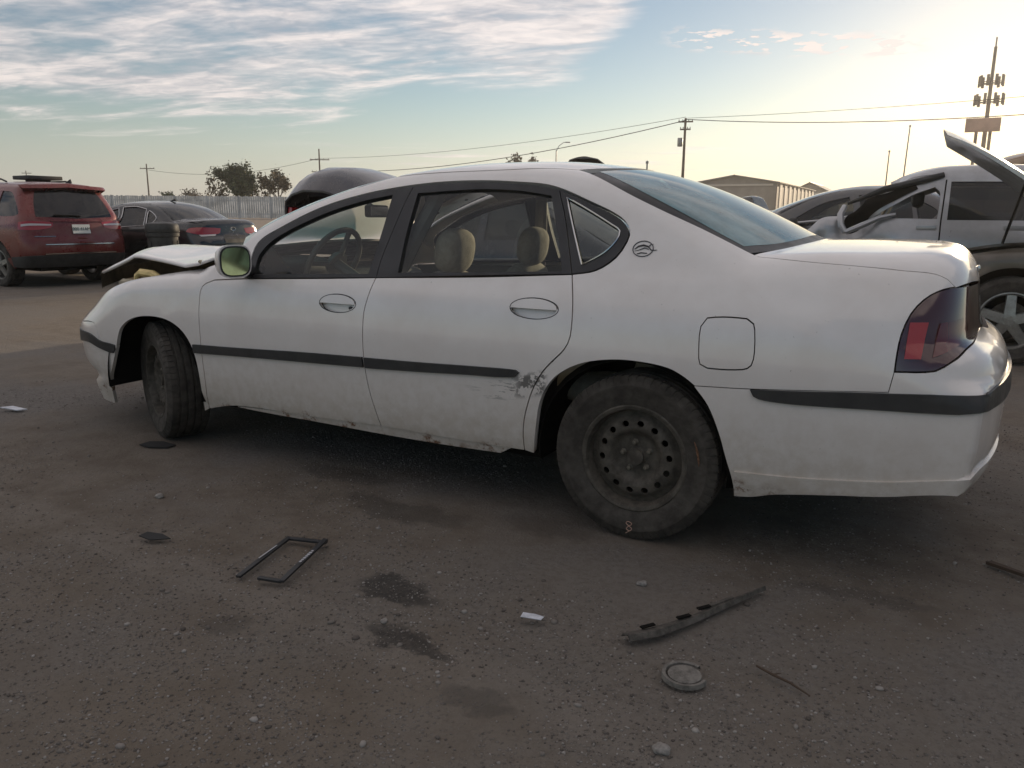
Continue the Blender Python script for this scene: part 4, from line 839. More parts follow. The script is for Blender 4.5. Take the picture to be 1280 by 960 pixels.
# ---------------------------------------------------------------- other vehicles
GLASSD = glass('dark_car_glass', (.20, .22, .23), .02, .10, (.10, .11, .12))
GLASSC = glass('clear_car_glass', (.62, .68, .62), .02, .06, (.3, .32, .28))
PLATE = pmat('plate_white', (.70, .70, .66), .5, var=.05)
PLASTIC = pmat('grey_bumper_plastic', (.035, .034, .033), .6, var=.2)
ALLOY = pmat('alloy_metal', (.30, .29, .27), .35, .7, var=.2, vscale=20)
REDLAMP = pmat('red_lamp', (.34, .012, .012), .10, coat=1.)
CLEARLAMP = pmat('clear_lamp', (.55, .50, .48), .12, coat=1.)
def car_paint(name, col, rough=.32, metal=.25, dirt=.35):
    def cu(nt, b, tc):
        sep = nd(nt, 'ShaderNodeSeparateXYZ'); nt.links.new(tc.outputs['Object'], sep.inputs[0])
        n = nd(nt, 'ShaderNodeTexNoise', i_Scale=4., i_Detail=7, i_Roughness=.7); nt.links.new(tc.outputs['Object'], n.inputs[0])
        f = mth(nt, 'MULTIPLY', mrange(nt, n.outputs[0], .35, .75), dirt)
        nt.links.new(mixc(nt, f, col, (.20, .17, .14)), b.inputs['Base Color']); nt.links.new(mrange(nt, n.outputs[0], .3, .75, rough * .8, rough * 1.7), b.inputs['Roughness'])
    return pmat(name, col, rough, metal, coat=.5, custom=cu)
def alloy_wheel(parent, loc, R=.36, w=.24, rim=.24, spokes=5, flip=False, rz=0.):
    W = link('wheel', None, None, parent); W.location = loc; W.rotation_euler = (0, 0, rz + (math.pi if flip else 0)); h = w / 2
    link('tyre', tyre_mesh(R, w, rim), RUBBER, W)
    key = ('alloy', R, rim, spokes)
    if key not in TYRES:
        b = MB(); b.lathe([(rim + .008, -h * .86), (rim + .008, -h * .95), (rim - .004, -h * .96), (rim - .016, -h * .85), (rim - .022, -h * .4), (rim - .022, h * .8)], 48)
        for k in range(spokes):
            a = 2 * math.pi * (k + .25) / spokes; M = Matrix.Rotation(-a, 4, 'Y')
            V = [(.04, -.030, -.045), (.04, -.030, .045), (rim - .01, -.012, .034), (rim - .01, -.012, -.034), (.04, 0, -.05), (.04, 0, .05), (rim - .01, .02, .04), (rim - .01, .02, -.04)]
            V = [M @ Vector((x, y - h * .72, z)) for x, y, z in V]; b.add(V, [(3, 2, 1, 0), (4, 5, 6, 7), (0, 1, 5, 4), (2, 3, 7, 6), (1, 2, 6, 5), (3, 0, 4, 7)])
        b.lathe([(.068, -h * .72), (.066, -h * .72 - .034), (.03, -h * .72 - .038), (0, -h * .72 - .036)], 24)
        for k in range(5):
            a = 2 * math.pi * k / 5; b.lathe([(.011, -h * .72 - .030), (.011, -h * .72 - .045), (0, -h * .72 - .046)], 8, Matrix.Translation((.045 * math.cos(a), 0, .045 * math.sin(a))))
        m = b.mesh('rim'); d = MB(); d.lathe([(.02, -h * .3), (.16, -h * .3), (.16, -h * .1), (.02, -h * .1)], 32); TYRES[key] = (m, d.mesh('brake_disc'))
    link('rim', TYRES[key][0], ALLOY, W); link('brake_disc', TYRES[key][1], STEEL, W); return W
SED = dict(SEDAN); SED['yc'] = 0.
SUVD = dict(yc=0., a=-3.3, b=.35, z0=.75, x0=-.8, plan=[(-4.1, .80), (-3.4, .91), (-2.5, .945), (-1, .95), (0, .95), (.6, .935), (1.1, .90)],
    inset=[(.2, .10), (.35, .04), (.5, .012), (.7, 0), (.95, .004), (1.1, .03), (1.18, .06), (1.3, .10), (1.5, .165), (1.7, .25), (1.85, .33)],
    top=[(-4.2, .75), (-3.9, .92), (-3.5, 1.02), (-3.0, 1.09), (-2.4, 1.14), (-1, 1.2), (.3, 1.2), (1.2, 1.2)], crown=.05, cw=.8, kt=.10,
    rear=[(.25, .78), (.42, .93), (.6, 1.0), (.75, .99), (.9, .955), (1.05, .935), (1.2, .90), (1.4, .80), (1.6, .68), (1.74, .60), (1.85, .52)], rc=.10, ke=.22, rp=2.4, kc=.14,
    front=[(.2, -3.8), (.4, -3.95), (.65, -4.0), (.85, -3.97), (1.05, -3.85), (1.3, -3.6)], fc=.25, kf=.25, fp=2.2,
    roof=[(-2.2, 1.70), (-1.6, 1.77), (-1.0, 1.80), (-.2, 1.80), (.5, 1.77), (.9, 1.74)], rcrown=.05, rw=.65,
    ws=[(-3.2, .86), (-2.6, 1.12), (-2.2, 1.33), (-1.8, 1.54), (-1.4, 1.74), (-1.0, 1.92)], bl=[(-2, 3.), (2, 3.)], wsh=.2, blh=0, sw=.72, kr=.09)
RAIL_SED = [(-3.42, .70), (-2.9, .80), (-2.4, .80), (-2.12, .765), (-1.7, .66), (-1.33, .585), (-1.0, .59), (-.7, .58), (-.41, .53), (-.2, .60), (0, .65), (.2, .69), (.38, .715), (.7, .75), (.97, .72)]
IDX_SED = (3, 5, 8, 12)
RAIL_SUV = [(-3.62, .72), (-3.0, .82), (-2.6, .82), (-2.35, .79), (-1.9, .72), (-1.45, .66), (-1.0, .66), (-.3, .655), (.2, .64), (.40, .60)]
IDX_SUV = (3, 5, None, None)
WIN_SED = [[(-1.95, .99, 1), (-1.93, 1.06), (-1.55, 1.27), (-1.2, 1.355, 1), (-1.12, 1.18), (-1.25, .985, 1)], [(-1.13, .985, 1), (-1.04, 1.18), (-1.08, 1.375, 1), (-.7, 1.385), (-.40, 1.34, 1), (-.33, 1.03, 1)], [(-.27, 1.04, 1), (-.33, 1.30), (-.2, 1.27), (-.05, 1.17), (-.12, 1.08)]]
WIN_SUV = [[(-2.02, 1.20, 1), (-1.95, 1.28), (-1.55, 1.52), (-1.25, 1.62, 1), (-1.03, 1.66, 1), (-1.03, 1.18, 1)], [(-.95, 1.18, 1), (-.95, 1.66, 1), (-.1, 1.65, 1), (-.02, 1.40), (-.12, 1.19, 1)], [(-.02, 1.20, 1), (.05, 1.62, 1), (.38, 1.57), (.60, 1.25), (.5, 1.20)]]
def on_s(S, x, y, top=True): return S.lift(np.array([[x, y]]), 't')[0]
def sp(S, x, y):   # body point above plan position (x, |y|) on the near side, as 's' parameters
    P = on_s(S, x, S.yc - y); q = S.par(P, 's')[0]; return (q[0], q[1])
def rear_q(S, y, z):
    """'s' parameters of the rear face point at cross position y (<0 near side), height z"""
    lo, hi = S.b, S.b + 2.
    for _ in range(40):
        m = (lo + hi) / 2
        if S.F(np.array([[m, y, z]]))[0] < 0: lo = m
        else: hi = m
    return tuple(S.par(np.array([[lo, y, z]]), 's')[0])
def generic(S, root, paint, rail, idx, wins, arches, sill=.28, glassm=GLASSD, step=.07, bump=None, skip=(), zrear=.34, zfront=.3, seams=True, belt=None, trim=None):
    H = math.pi / 2; c = []
    c.append((S.a - .7 * H, zfront, 1)); c.append((S.a - .35, zfront + .0)); c.append((S.a, sill, 0))
    for xc, r, zc in arches:
        a0 = math.asin(min(1, (zc - sill) / r)); c.append((xc - r * math.cos(a0), sill, 1))
        for t in np.linspace(math.pi + a0, -a0, 13)[1:-1]: c.append((xc + r * math.cos(t), zc + r * abs(math.sin(t)) * (1 if math.sin(t) > 0 else -1)))
        c.append((xc + r * math.cos(a0), sill, 1))
    c.append((S.b, zrear)); c.append((S.b + .7 * H, zrear, 1))
    xr, yr = rail[-1]; re = [(xr + .10 * (1 - (y / yr) ** 2), y) for y in (0, yr * .35, yr * .7)]
    xf, yf = rail[0]; fe = [(xf - .24 * (1 - (y / yf) ** 2), y) for y in (yf * .75, yf * .4, 0)]
    for i, (x, y) in enumerate(re): c.append((*((S.b + .7 * H, S.lift(np.array([[x, S.yc]]), 't')[0][2]) if y == 0 else sp(S, x, y)), i == 0))
    cr = {0, len(rail) - 1}
    for i in range(len(rail) - 1, -1, -1): c.append((*sp(S, *rail[i]), i in cr))
    for y_i, (x, y) in enumerate(fe): c.append((*((S.a - .7 * H, S.lift(np.array([[x, S.yc]]), 't')[0][2]) if y == 0 else sp(S, x, y)), y == 0))
    kw = dict(step=step, bump=bump)
    def hp(pts): return pts
    me = panel_mesh(S, 'body', c, 's', gap=0, depth=.03, holes=wins, hgap=0, mirror='join', **kw); body = link('body', me, paint, root)
    for k, w in enumerate(wins):
        if ('win', k) in skip: continue
        for far in (0, 1):
            m = panel_mesh(S, 'window_glass', w, 's', off=-.012, gap=-.004, depth=0, step=.1, bump=bump); m = mirror_mesh(m, S.yc) if far else m
            link('window_glass', m, glassm, root)
        if trim is not None:
            V = S.lift(resample(w, .05), 's', .002); MB().tube(V, .011, 5, closed=True).build('window_trim', trim, root)
    i0, i1, i2, i3 = idx
    def tp(name, pts, mat, off=0., **k2):
        if name in skip: return None
        return link(name, panel_mesh(S, name, pts, 't', gap=0, depth=.02, mirror='join', off=off, **{**kw, **k2}), mat, root)
    Y = lambda p: (p[0], S.yc - p[1], 0); cen = lambda x: (x, S.yc, 1)
    tp('hood', [cen(fe[-1][0])] + [Y(p) for p in fe[::-1][1:]] + [(*Y(rail[0])[:2], 1)] + [Y(p) for p in rail[1:i0]] + [(*Y(rail[i0])[:2], 1), (rail[i0][0] - .26, S.yc - .5, 0), cen(rail[i0][0] - .36)], paint)
    tp('windscreen', [cen(rail[i0][0] - .36), (rail[i0][0] - .26, S.yc - .5, 0), (*Y(rail[i0])[:2], 1)] + [Y(p) for p in rail[i0 + 1:i1]] + [(*Y(rail[i1])[:2], 1), cen(rail[i1][0] - .14)], glassm)
    if i2:
        tp('roof', [cen(rail[i1][0] - .14), (*Y(rail[i1])[:2], 1)] + [Y(p) for p in rail[i1 + 1:i2]] + [(*Y(rail[i2])[:2], 1), cen(rail[i2][0] + .12)], paint)
        tp('rear_window', [cen(rail[i2][0] + .12), (*Y(rail[i2])[:2], 1)] + [Y(p) for p in rail[i2 + 1:i3]] + [(*Y(rail[i3])[:2], 1), (rail[i3][0] + .10, S.yc - .5, 0), cen(rail[i3][0] + .14)], glassm)
        tp('trunk_lid', [cen(rail[i3][0] + .14), (rail[i3][0] + .10, S.yc - .5, 0), (*Y(rail[i3])[:2], 1)] + [Y(p) for p in rail[i3 + 1:-1]] + [(*Y(rail[-1])[:2], 1)] + [Y(p) for p in re[::-1][:-1]] + [cen(re[0][0])], paint)
    else:
        tp('roof', [cen(rail[i1][0] - .14), (*Y(rail[i1])[:2], 1)] + [Y(p) for p in rail[i1 + 1:-1]] + [(*Y(rail[-1])[:2], 1)] + [Y(p) for p in re[::-1][:-1]] + [cen(re[0][0])], paint)
    for xc, r, zc in arches:
        for s in (-1, 1):
            hw = .88; V = []; F = []; n = 18
            for i in range(n + 1):
                a = -.3 + (math.pi + .6) * i / n
                for yy, rr in ((hw, r + .012), (hw - .32, r + .012), (hw - .33, .03)): V.append((xc + rr * math.cos(a), s * yy, max(zc + rr * math.sin(a), sill - .02)))
            for i in range(n):
                for j in range(2): k = i * 3 + j; F.append((k, k + 1, k + 4, k + 3))
            link('wheel_well', mesh('wheel_well', V, F), DARK, root)
    x0, x1 = arches[0][0], arches[-1][0]
    MB().box(((x0 + x1) / 2, 0, sill + .05), (abs(x1 - x0) - .8, 1.6, .1)).box(((x0 + x1) / 2, 0, sill + .0), (abs(x1 - x0) + 1.0, 1.0, .12)).build('underbody', DARK, root)
    return body
def seam(S, root, pts, mode='s', r=.004, mat=None):
    q = resample([(*p[:2], 1) for p in pts] , .05); q = []
    for a, b in zip(pts[:-1], pts[1:]):
        n = max(1, int(math.hypot(b[0] - a[0], b[1] - a[1]) / .05)); q += [(a[0] + (b[0] - a[0]) * t / n, a[1] + (b[1] - a[1]) * t / n) for t in range(n)]
    q.append(pts[-1][:2]); MB().tube(S.lift(np.array(q), mode, -.0005), r, 5).build('door_seam', mat or DARK, root)
def patch(S, root, name, pts, mode, mat, off=.004, depth=.02, mirror=None, parent=None, step=.05, **kw):
    m = panel_mesh(S, name, pts, mode, off=off, gap=0, depth=depth, mirror=mirror, step=step, **kw); return link(name, m, mat, parent or root)
def seats(root, xs, ys, z=.95, m=None):
    for x in xs:
        for y in ys:
            s = cushion('seat', (x, y, z - .20), (.16, .46, .70), R_(14), m or SEATD, root, 4); cushion('headrest', (x + .11, y, z + .26), (.10, .26, .18), R_(8), m or SEATD, s)
def text_mesh(txt, size, M, mat, parent, name='lettering', extrude=.002):
    c = bpy.data.curves.new(name, 'FONT'); c.body = txt; c.size = size; c.extrude = extrude; c.align_x = 'CENTER'; c.align_y = 'CENTER'
    o = bpy.data.objects.new(name, c); COL.objects.link(o); dg = bpy.context.evaluated_depsgraph_get(); me = bpy.data.meshes.new_from_object(o.evaluated_get(dg)); bpy.data.objects.remove(o)
    me.name = name; n = link(name, me, mat, parent); n.matrix_local = M; return n
REARM = Matrix(((0, 0, 1, 0), (1, 0, 0, 0), (0, 1, 0, 0), (0, 0, 0, 1)))   # text facing +X, reading towards +Y
def deg(p): return p
def red_suv():
    root = thing('parked_suv', 'dark red tall vehicle seen from behind, with a white plate on its tailgate', 'suv', (-13.20, 5.98, 0), R_(-3))
    d = dict(SUVD); S = CarShape(d); P = car_paint('red_paint', (.15, .010, .007), .26, .3, .25)
    generic(S, root, P, RAIL_SUV, IDX_SUV, WIN_SUV, [(-3.0, .43, .40), (0, .43, .40)], sill=.32, zrear=.50)
    H = S.b + .7 * math.pi / 2
    rq = lambda y, z, k=0: (*rear_q(S, y, z), k)
    patch(S, root, 'rear_window', [rq(-.66, 1.19, 1), rq(-.56, 1.55), rq(-.52, 1.62, 1), (H, 1.66, 1), (H, 1.16, 1)], 's', GLASSD, mirror='join')
    patch(S, root, 'spoiler', [rq(-.58, 1.655, 1), (H, 1.69, 1), (H, 1.76, 1), rq(-.58, 1.71, 1)], 's', P, off=.09, depth=.10, mirror='join')
    for sd in (0, 1):
        L = patch(S, root, 'tail_lamp', [(.62, .98, 1), (.62, 1.10, 1), rq(-.78, 1.12), rq(-.42, 1.10, 1), rq(-.46, 1.02), rq(-.7, .975)], 's', REDLAMP)
        Lb = patch(S, root, 'lamp_window', [(.66, 1.065, 1), rq(-.78, 1.08), rq(-.46, 1.07, 1), rq(-.46, 1.045, 1), rq(-.78, 1.045), (.66, 1.03, 1)], 's', CLEARLAMP, off=.008, parent=L)
        if sd: L.data = mirror_mesh(L.data, 0); Lb.data = mirror_mesh(Lb.data, 0)
    patch(S, root, 'chrome_strip', [rq(-.60, .725, 1), (H, .725, 1), (H, .74, 1), rq(-.60, .74, 1)], 's', CHROME, mirror='join', off=.012)
    patch(S, root, 'tailgate_brow', [rq(-.45, 1.11, 1), (H, 1.11, 1), (H, 1.135, 1), rq(-.45, 1.135, 1)], 's', P, mirror='join', off=.02, depth=.03)
    patch(S, root, 'lower_bumper', [(.44, .35, 1), (.44, .52, 1), rq(-.7, .55), (H, .56, 1), (H, .34, 1)], 's', PLASTIC, mirror='join', off=.012, depth=.05)
    patch(S, root, 'bumper_chrome', [rq(-.62, .565, 1), (H, .575, 1), (H, .59, 1), rq(-.62, .58, 1)], 's', CHROME, mirror='join', off=.014)
    for s in (-1, 1): patch(S, root, 'bumper_step', [rq(-.74, .86, 1), rq(-.42, .86, 1), rq(-.42, .873, 1), rq(-.74, .873, 1)], 's', CHROME, off=.01).data
    x = S.lift(np.array([[H, .95]]), 's')[0][0]
    pl = MB().box((x + .012, .02, .985), (.014, .31, .155), Matrix.Rotation(R_(-8), 3, 'Y')).build('number_plate', PLATE, root)
    text_mesh('000 41AM', .075, Matrix.Translation((x + .024, .02, .985)) @ Matrix.Rotation(R_(-8), 4, 'Y') @ REARM, pmat('plate_ink', (.06, .10, .10), .6), pl)
    MB().tube([(S.lift(np.array([[H, 1.20]]), 's')[0][0] + .02, .05, 1.20), (S.lift(np.array([[H, 1.22]]), 's')[0][0] + .02, -.40, 1.215)], .014, 6).build('rear_wiper', DARK, root)
    MB().box((x + .02, .02, .83), (.02, .16, .03), None, .006).build('tailgate_handle', P, root)
    for s in (-1, 1):
        MB().tube([(-1.4, s * .56, 1.80), (-1.3, s * .57, 1.825), (-.3, s * .57, 1.825), (-.15, s * .56, 1.78)], .016, 6).build('roof_rail', PLASTIC, root)
    MB().prism([(-.10, 0), (.10, 0), (.09, .02), (.07, .07)], .02, Matrix(((1, 0, 0, .25), (0, 0, 1, .28), (0, 1, 0, 1.775), (0, 0, 0, 1)))).build('roof_antenna', PLASTIC, root)
    for xx, y, f in ((0, -.80, 0), (0, .80, 1), (-3.0, -.80, 0), (-3.0, .80, 1)): alloy_wheel(root, (xx, y, .38), R=.38, w=.25, rim=.25, flip=f)
    MB().box((-.75, .30, 1.885), (.55, .62, .07), None, .015).box((-.75, .30, 1.83), (.3, .3, .06)).build('roof_box', PLASTIC, root)
    seam(S, root, [(-.08, .36), (-.05, 1.19)]); seam(S, root, [(-1.0, .36), (-.99, 1.18)])
    seats(root, (-1.2, -.2), (-.4, .4), 1.05)
    return root
red_suv()
def black_sedan():
    root = thing('parked_sedan', 'black four door sedan with bright red tail lamps parked behind the round trash bin', 'car', (-12.30, 8.32, 0), R_(2))
    S = CarShape(SED); P = car_paint('black_paint', (.006, .007, .009), .18, .0, .10)
    generic(S, root, P, RAIL_SED, IDX_SED, WIN_SED, [(-2.78, .40, .34), (0, .40, .34)], trim=CHROME)
    H = S.b + .7 * math.pi / 2; rq = lambda y, z, k=0: (*rear_q(S, y, z), k)
    for sd in (0, 1):
        L = patch(S, root, 'tail_lamp', [(.80, .93, 1), (.84, .99), rq(-.70, 1.01), rq(-.30, .99, 1), rq(-.34, .90), rq(-.70, .875)], 's', REDLAMP)
        M_ = patch(S, root, 'lamp_window', [rq(-.76, .875, 1), rq(-.42, .885, 1), rq(-.45, .855, 1), rq(-.74, .845, 1)], 's', CLEARLAMP, off=.006, parent=L)
        if sd: L.data = mirror_mesh(L.data, 0); M_.data = mirror_mesh(M_.data, 0)
    patch(S, root, 'plate_recess', [rq(-.30, .72, 1), (H, .72, 1), (H, .86, 1), rq(-.28, .86, 1)], 's', PLASTIC, mirror='join', off=.004)
    patch(S, root, 'bumper_chrome', [rq(-.5, .60, 1), (H, .60, 1), (H, .615, 1), rq(-.5, .615, 1)], 's', CHROME, mirror='join', off=.012)
    x = S.lift(np.array([[H, .98]]), 's')[0][0]; ring = [(x + .01, .06 * math.cos(a), .98 + .032 * math.sin(a)) for a in np.linspace(0, 2 * np.pi, 17)[:-1]]
    MB().tube(ring, .006, 5, closed=True).build('rear_badge', CHROME, root)
    MB().prism([(-.09, 0), (.09, 0), (.08, .015), (.06, .055)], .02, Matrix(((1, 0, 0, -.45), (0, 0, 1, -.01), (0, 1, 0, 1.50), (0, 0, 0, 1)))).build('roof_antenna', PLASTIC, root)
    cushion('side_mirror', (-1.95, -.98, 1.03), (.10, .22, .15), 0, P, root)
    for xx, y, f in ((0, -.79, 0), (0, .79, 1), (-2.78, -.79, 0), (-2.78, .79, 1)): alloy_wheel(root, (xx, y, .335), R=.335, w=.23, rim=.225, flip=f)
    seats(root, (-1.0,), (-.4, .4), .82)
    return root
black_sedan()
def lid(root, name, pts, piv, ang, mat, thick=.05, roll=0.):
    """curved panel with a turned-down edge, swung about its hinge line"""
    V = []; n = 10; m = len(pts); F = []
    for off in (0, 1):
        for i, (x, z, w) in enumerate(pts):
            a = pts[max(i - 1, 0)]; b = pts[min(i + 1, m - 1)]; t_ = Vector((b[0] - a[0], 0, b[1] - a[1])).normalized(); nn = Vector((-t_.z, 0, t_.x))
            if nn.z < -.2: nn = -nn
            for j in range(n + 1):
                t = 2 * j / n - 1; V.append(Vector((x, w * t, z - .05 * t * t - roll * abs(t) ** 3.5 * min(1., i / 2.))) - nn * (off * thick * (1 - .5 * abs(t) ** 3)))
    M = Matrix.Translation(piv) @ Matrix.Rotation(ang, 4, 'Y') @ Matrix.Translation(-Vector(piv))
    V = [M @ v for v in V]; k = n + 1
    for off in (0, 1):
        for i in range(m - 1):
            for j in range(n):
                q = (i * k + j, i * k + j + 1, (i + 1) * k + j + 1, (i + 1) * k + j); q = tuple(a + off * m * k for a in q); F.append(q if not off else q[::-1])
    bd = [(0, j) for j in range(n)] + [(i, n) for i in range(m - 1)] + [(m - 1, n - j) for j in range(n)] + [(m - 1 - i, 0) for i in range(m - 1)]
    bi = [i * k + j for i, j in bd]
    for a, b in zip(bi, bi[1:] + bi[:1]): F.append((b, a, a + m * k, b + m * k))
    me = mesh(name, V, F); bm = bmesh.new(); bm.from_mesh(me); bmesh.ops.recalc_face_normals(bm, faces=bm.faces); bm.to_mesh(me); bm.free(); me.set_sharp_from_angle(angle=R_(40))
    return link(name, me, mat, root), M
def navy_suv():
    root = thing('open_suv', 'dark navy vehicle behind the white sedan with its rear liftgate swung up', 'suv', (-3.95, 4.78, 0), R_(180)); root.scale = (1, 1, .87)
    S = CarShape(dict(SUVD)); P = car_paint('navy_paint', (.016, .018, .028), .20, .2, .12)
    generic(S, root, P, RAIL_SUV, IDX_SUV, WIN_SUV, [(-3.0, .43, .40), (0, .43, .40)], sill=.32)
    H = S.b + .7 * math.pi / 2; rq = lambda y, z, k=0: (*rear_q(S, y, z), k)
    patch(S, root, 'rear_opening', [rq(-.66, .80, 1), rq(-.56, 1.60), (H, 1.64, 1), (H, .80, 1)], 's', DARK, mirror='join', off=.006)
    tl, M = lid(root, 'liftgate', [(.46, 1.79, .62), (.62, 1.87, .66), (.85, 1.98, .69), (1.12, 2.06, .71), (1.40, 2.075, .72), (1.58, 2.02, .72), (1.68, 1.93, .72), (1.70, 1.80, .71), (1.66, 1.60, .70), (1.60, 1.42, .66)], (.46, 0, 1.78), 0, P, .05, .27)
    for s in (-1, 1):
        b = MB(); b.box((1.66, s * .52, 1.42), (.06, .34, .24), Matrix.Rotation(-.25, 3, 'Y'), .015); b.build('tail_lamp', REDLAMP, tl)
    MB().box((1.25, 0, 1.80), (.5, 1.0, .03), Matrix.Rotation(.1, 3, 'Y')).build('inner_trim', TANM, tl)
    for xx, y, f in ((0, -.80, 0), (0, .80, 1), (-3.0, -.80, 0), (-3.0, .80, 1)): alloy_wheel(root, (xx, y, .38), R=.38, w=.25, rim=.24, flip=f)
    seats(root, (-1.2, -.2), (-.4, .4), 1.05)
navy_suv()
def hood_up_truck():
    root = thing('hood_up_truck', 'dark truck facing the camera with a raised hood and torn lining, over the white roof', 'truck', (-4.55, 13.1, 0), R_(90)); root.scale = (1, .62, 1.05)
    S = CarShape(dict(SUVD)); P = car_paint('dark_truck_paint', (.03, .028, .026), .35, .1, .4)
    generic(S, root, P, RAIL_SUV, IDX_SUV, WIN_SUV, [(-3.0, .43, .40), (0, .43, .40)], sill=.32, skip=('hood',))
    hl, M2 = lid(root, 'hood', [(-2.4, 1.12, .78), (-2.7, 1.11, .80), (-3.0, 1.08, .78), (-3.25, 1.04, .72), (-3.45, 1.00, .60), (-3.56, .96, .42), (-3.60, .93, .2)], (-2.4, 0, 1.12), R_(68), P, .045)
    pad = MB()
    for i in range(60):
        x = -2.5 - .95 * random.random(); y = random.uniform(-.6, .6) * (1 - .5 * max(0, (-x - 2.9) / .7))
        pad.box(M2 @ Vector((x, y, 1.02 - .05 * random.random())), (random.uniform(.08, .22), random.uniform(.08, .22), .03), Matrix.Rotation(random.uniform(-.4, .4), 3, 'X') @ Matrix.Rotation(random.uniform(-.4, .4) + R_(68), 3, 'Y'))
    pad.build('insulation_pad', pmat('torn_pad', (.13, .10, .07), .95, var=.6, vscale=20), hl, kind='stuff')
    MB().box((-2.95, 0, .75), (1.0, 1.3, .35)).build('engine_bay', DARK, root)
    for xx, y, f in ((0, -.80, 0), (0, .80, 1), (-3.0, -.80, 0), (-3.0, .80, 1)): alloy_wheel(root, (xx, y, .38), R=.38, w=.25, rim=.24, flip=f)
hood_up_truck()
def silver_suv():
    root = thing('wrecked_suv', 'tall silver vehicle with crushed windscreen pillar and exposed steering wheel behind the white trunk', 'suv', (1.93, 8.45, 0))
    d = dict(SUVD); d['roof'] = [(x, z + .09) for x, z in SUVD['roof']]; d['ws'] = [(x, z + .06) for x, z in SUVD['ws']]; S = CarShape(d)
    P = car_paint('silver_paint', (.42, .42, .43), .34, .45, .30)
    def crush(Q, V):
        x, y, z = V.T; f = np.clip((-1.35 - x) / .5, 0, 1) * np.clip((-3.6 - x) / -1.2, 0, 1) * (z < 1.75)
        return -f * (.05 + .05 * np.sin(9 * x + 5 * z) + .035 * np.sin(17 * z - 7 * x)) * (y < 0)
    w2 = [[(-1.72, 1.27, 1), (-1.30, 1.53), (-1.08, 1.62, 1), (-1.02, 1.55), (-1.02, 1.26, 1)], [(-.92, 1.25, 1), (-.92, 1.68, 1), (-.1, 1.67, 1), (-.02, 1.42), (-.12, 1.25, 1)], WIN_SUV[2]]
    generic(S, root, P, RAIL_SUV, IDX_SUV, w2, [(-3.0, .43, .40), (0, .43, .40)], sill=.32, skip=(('win', 0), 'windscreen'), glassm=GLASSD, bump=crush)
    # dark torn opening in front of the door and the bent pillar
    patch(S, root, 'crushed_opening', [(-2.02, 1.20, 1), (-1.95, 1.12), (-1.78, 1.22), (-1.72, 1.30), (-1.5, 1.46), (-1.25, 1.60, 1), (-1.30, 1.66), (-1.6, 1.56), (-1.95, 1.42)], 's', DARK, off=.012, depth=.0, bump=crush)
    L = lambda pts, o=.03: [tuple(v) for v in S.lift(np.array(pts), 's', o)]
    MB().tube(L([(-2.02, 1.40), (-2.05, 1.30), (-2.03, 1.18), (-1.97, 1.10)]), [.035, .04, .04, .03], 8).build('bent_pillar', P, root)
    MB().tube(L([(-1.97, 1.10), (-1.8, 1.18), (-1.62, 1.27), (-1.45, 1.31)]), [.03, .035, .03, .02], 8).build('bent_pillar', P, root)
    MB().tube(L([(-2.0, 1.44), (-1.6, 1.60), (-1.2, 1.70), (-1.0, 1.76)], .02), [.02, .04, .04, .03], 8).build('roof_edge', PLASTIC, root)
    M = Matrix.Translation((-1.55, -.62, 1.42)) @ Matrix.Rotation(R_(-72), 4, 'Y') @ Matrix.Rotation(R_(15), 4, 'X')
    sw = MB().tube([M @ Vector((.17 * math.cos(a), .17 * math.sin(a), 0)) for a in np.linspace(0, 2 * np.pi, 29)[:-1]], .014, 8, closed=True)
    for a in (.4, 2.5, 4.6): sw.tube([M @ Vector((0, 0, 0)), M @ Vector((.17 * math.cos(a), .17 * math.sin(a), 0))], .014, 6)
    sw.build('steering_wheel', TANM, root)
    cushion('headrest', (-1.25, -.45, 1.50), (.14, .28, .22), 0, DASHM, root)
    cushion('dashboard', (-1.9, 0, 1.16), (.5, 1.4, .25), 0, DASHM, root, 4)
    seats(root, (-.15,), (-.42, .42), 1.25)
    seam(S, root, [(-.97, .4), (-.98, 1.24), (-.97, 1.70)], r=.008); seam(S, root, [(-.30, .72), (-.1, 1.0), (-.06, 1.24)], r=.008)
    cen = S.lift(np.array([[-1.12, 1.16]]), 's')[0]; MB().box(cen, (.21, .03, .06), None, .012).build('door_handle', P, root)
    cen = S.lift(np.array([[-.26, 1.17]]), 's')[0]; MB().box(cen, (.21, .03, .06), None, .012).build('door_handle', P, root)
    for xx, y, f in ((0, -.80, 0), (0, .80, 1), (-3.0, -.80, 0), (-3.0, .80, 1)): alloy_wheel(root, (xx, y, .38), R=.38, w=.25, rim=.24, flip=f)
silver_suv()
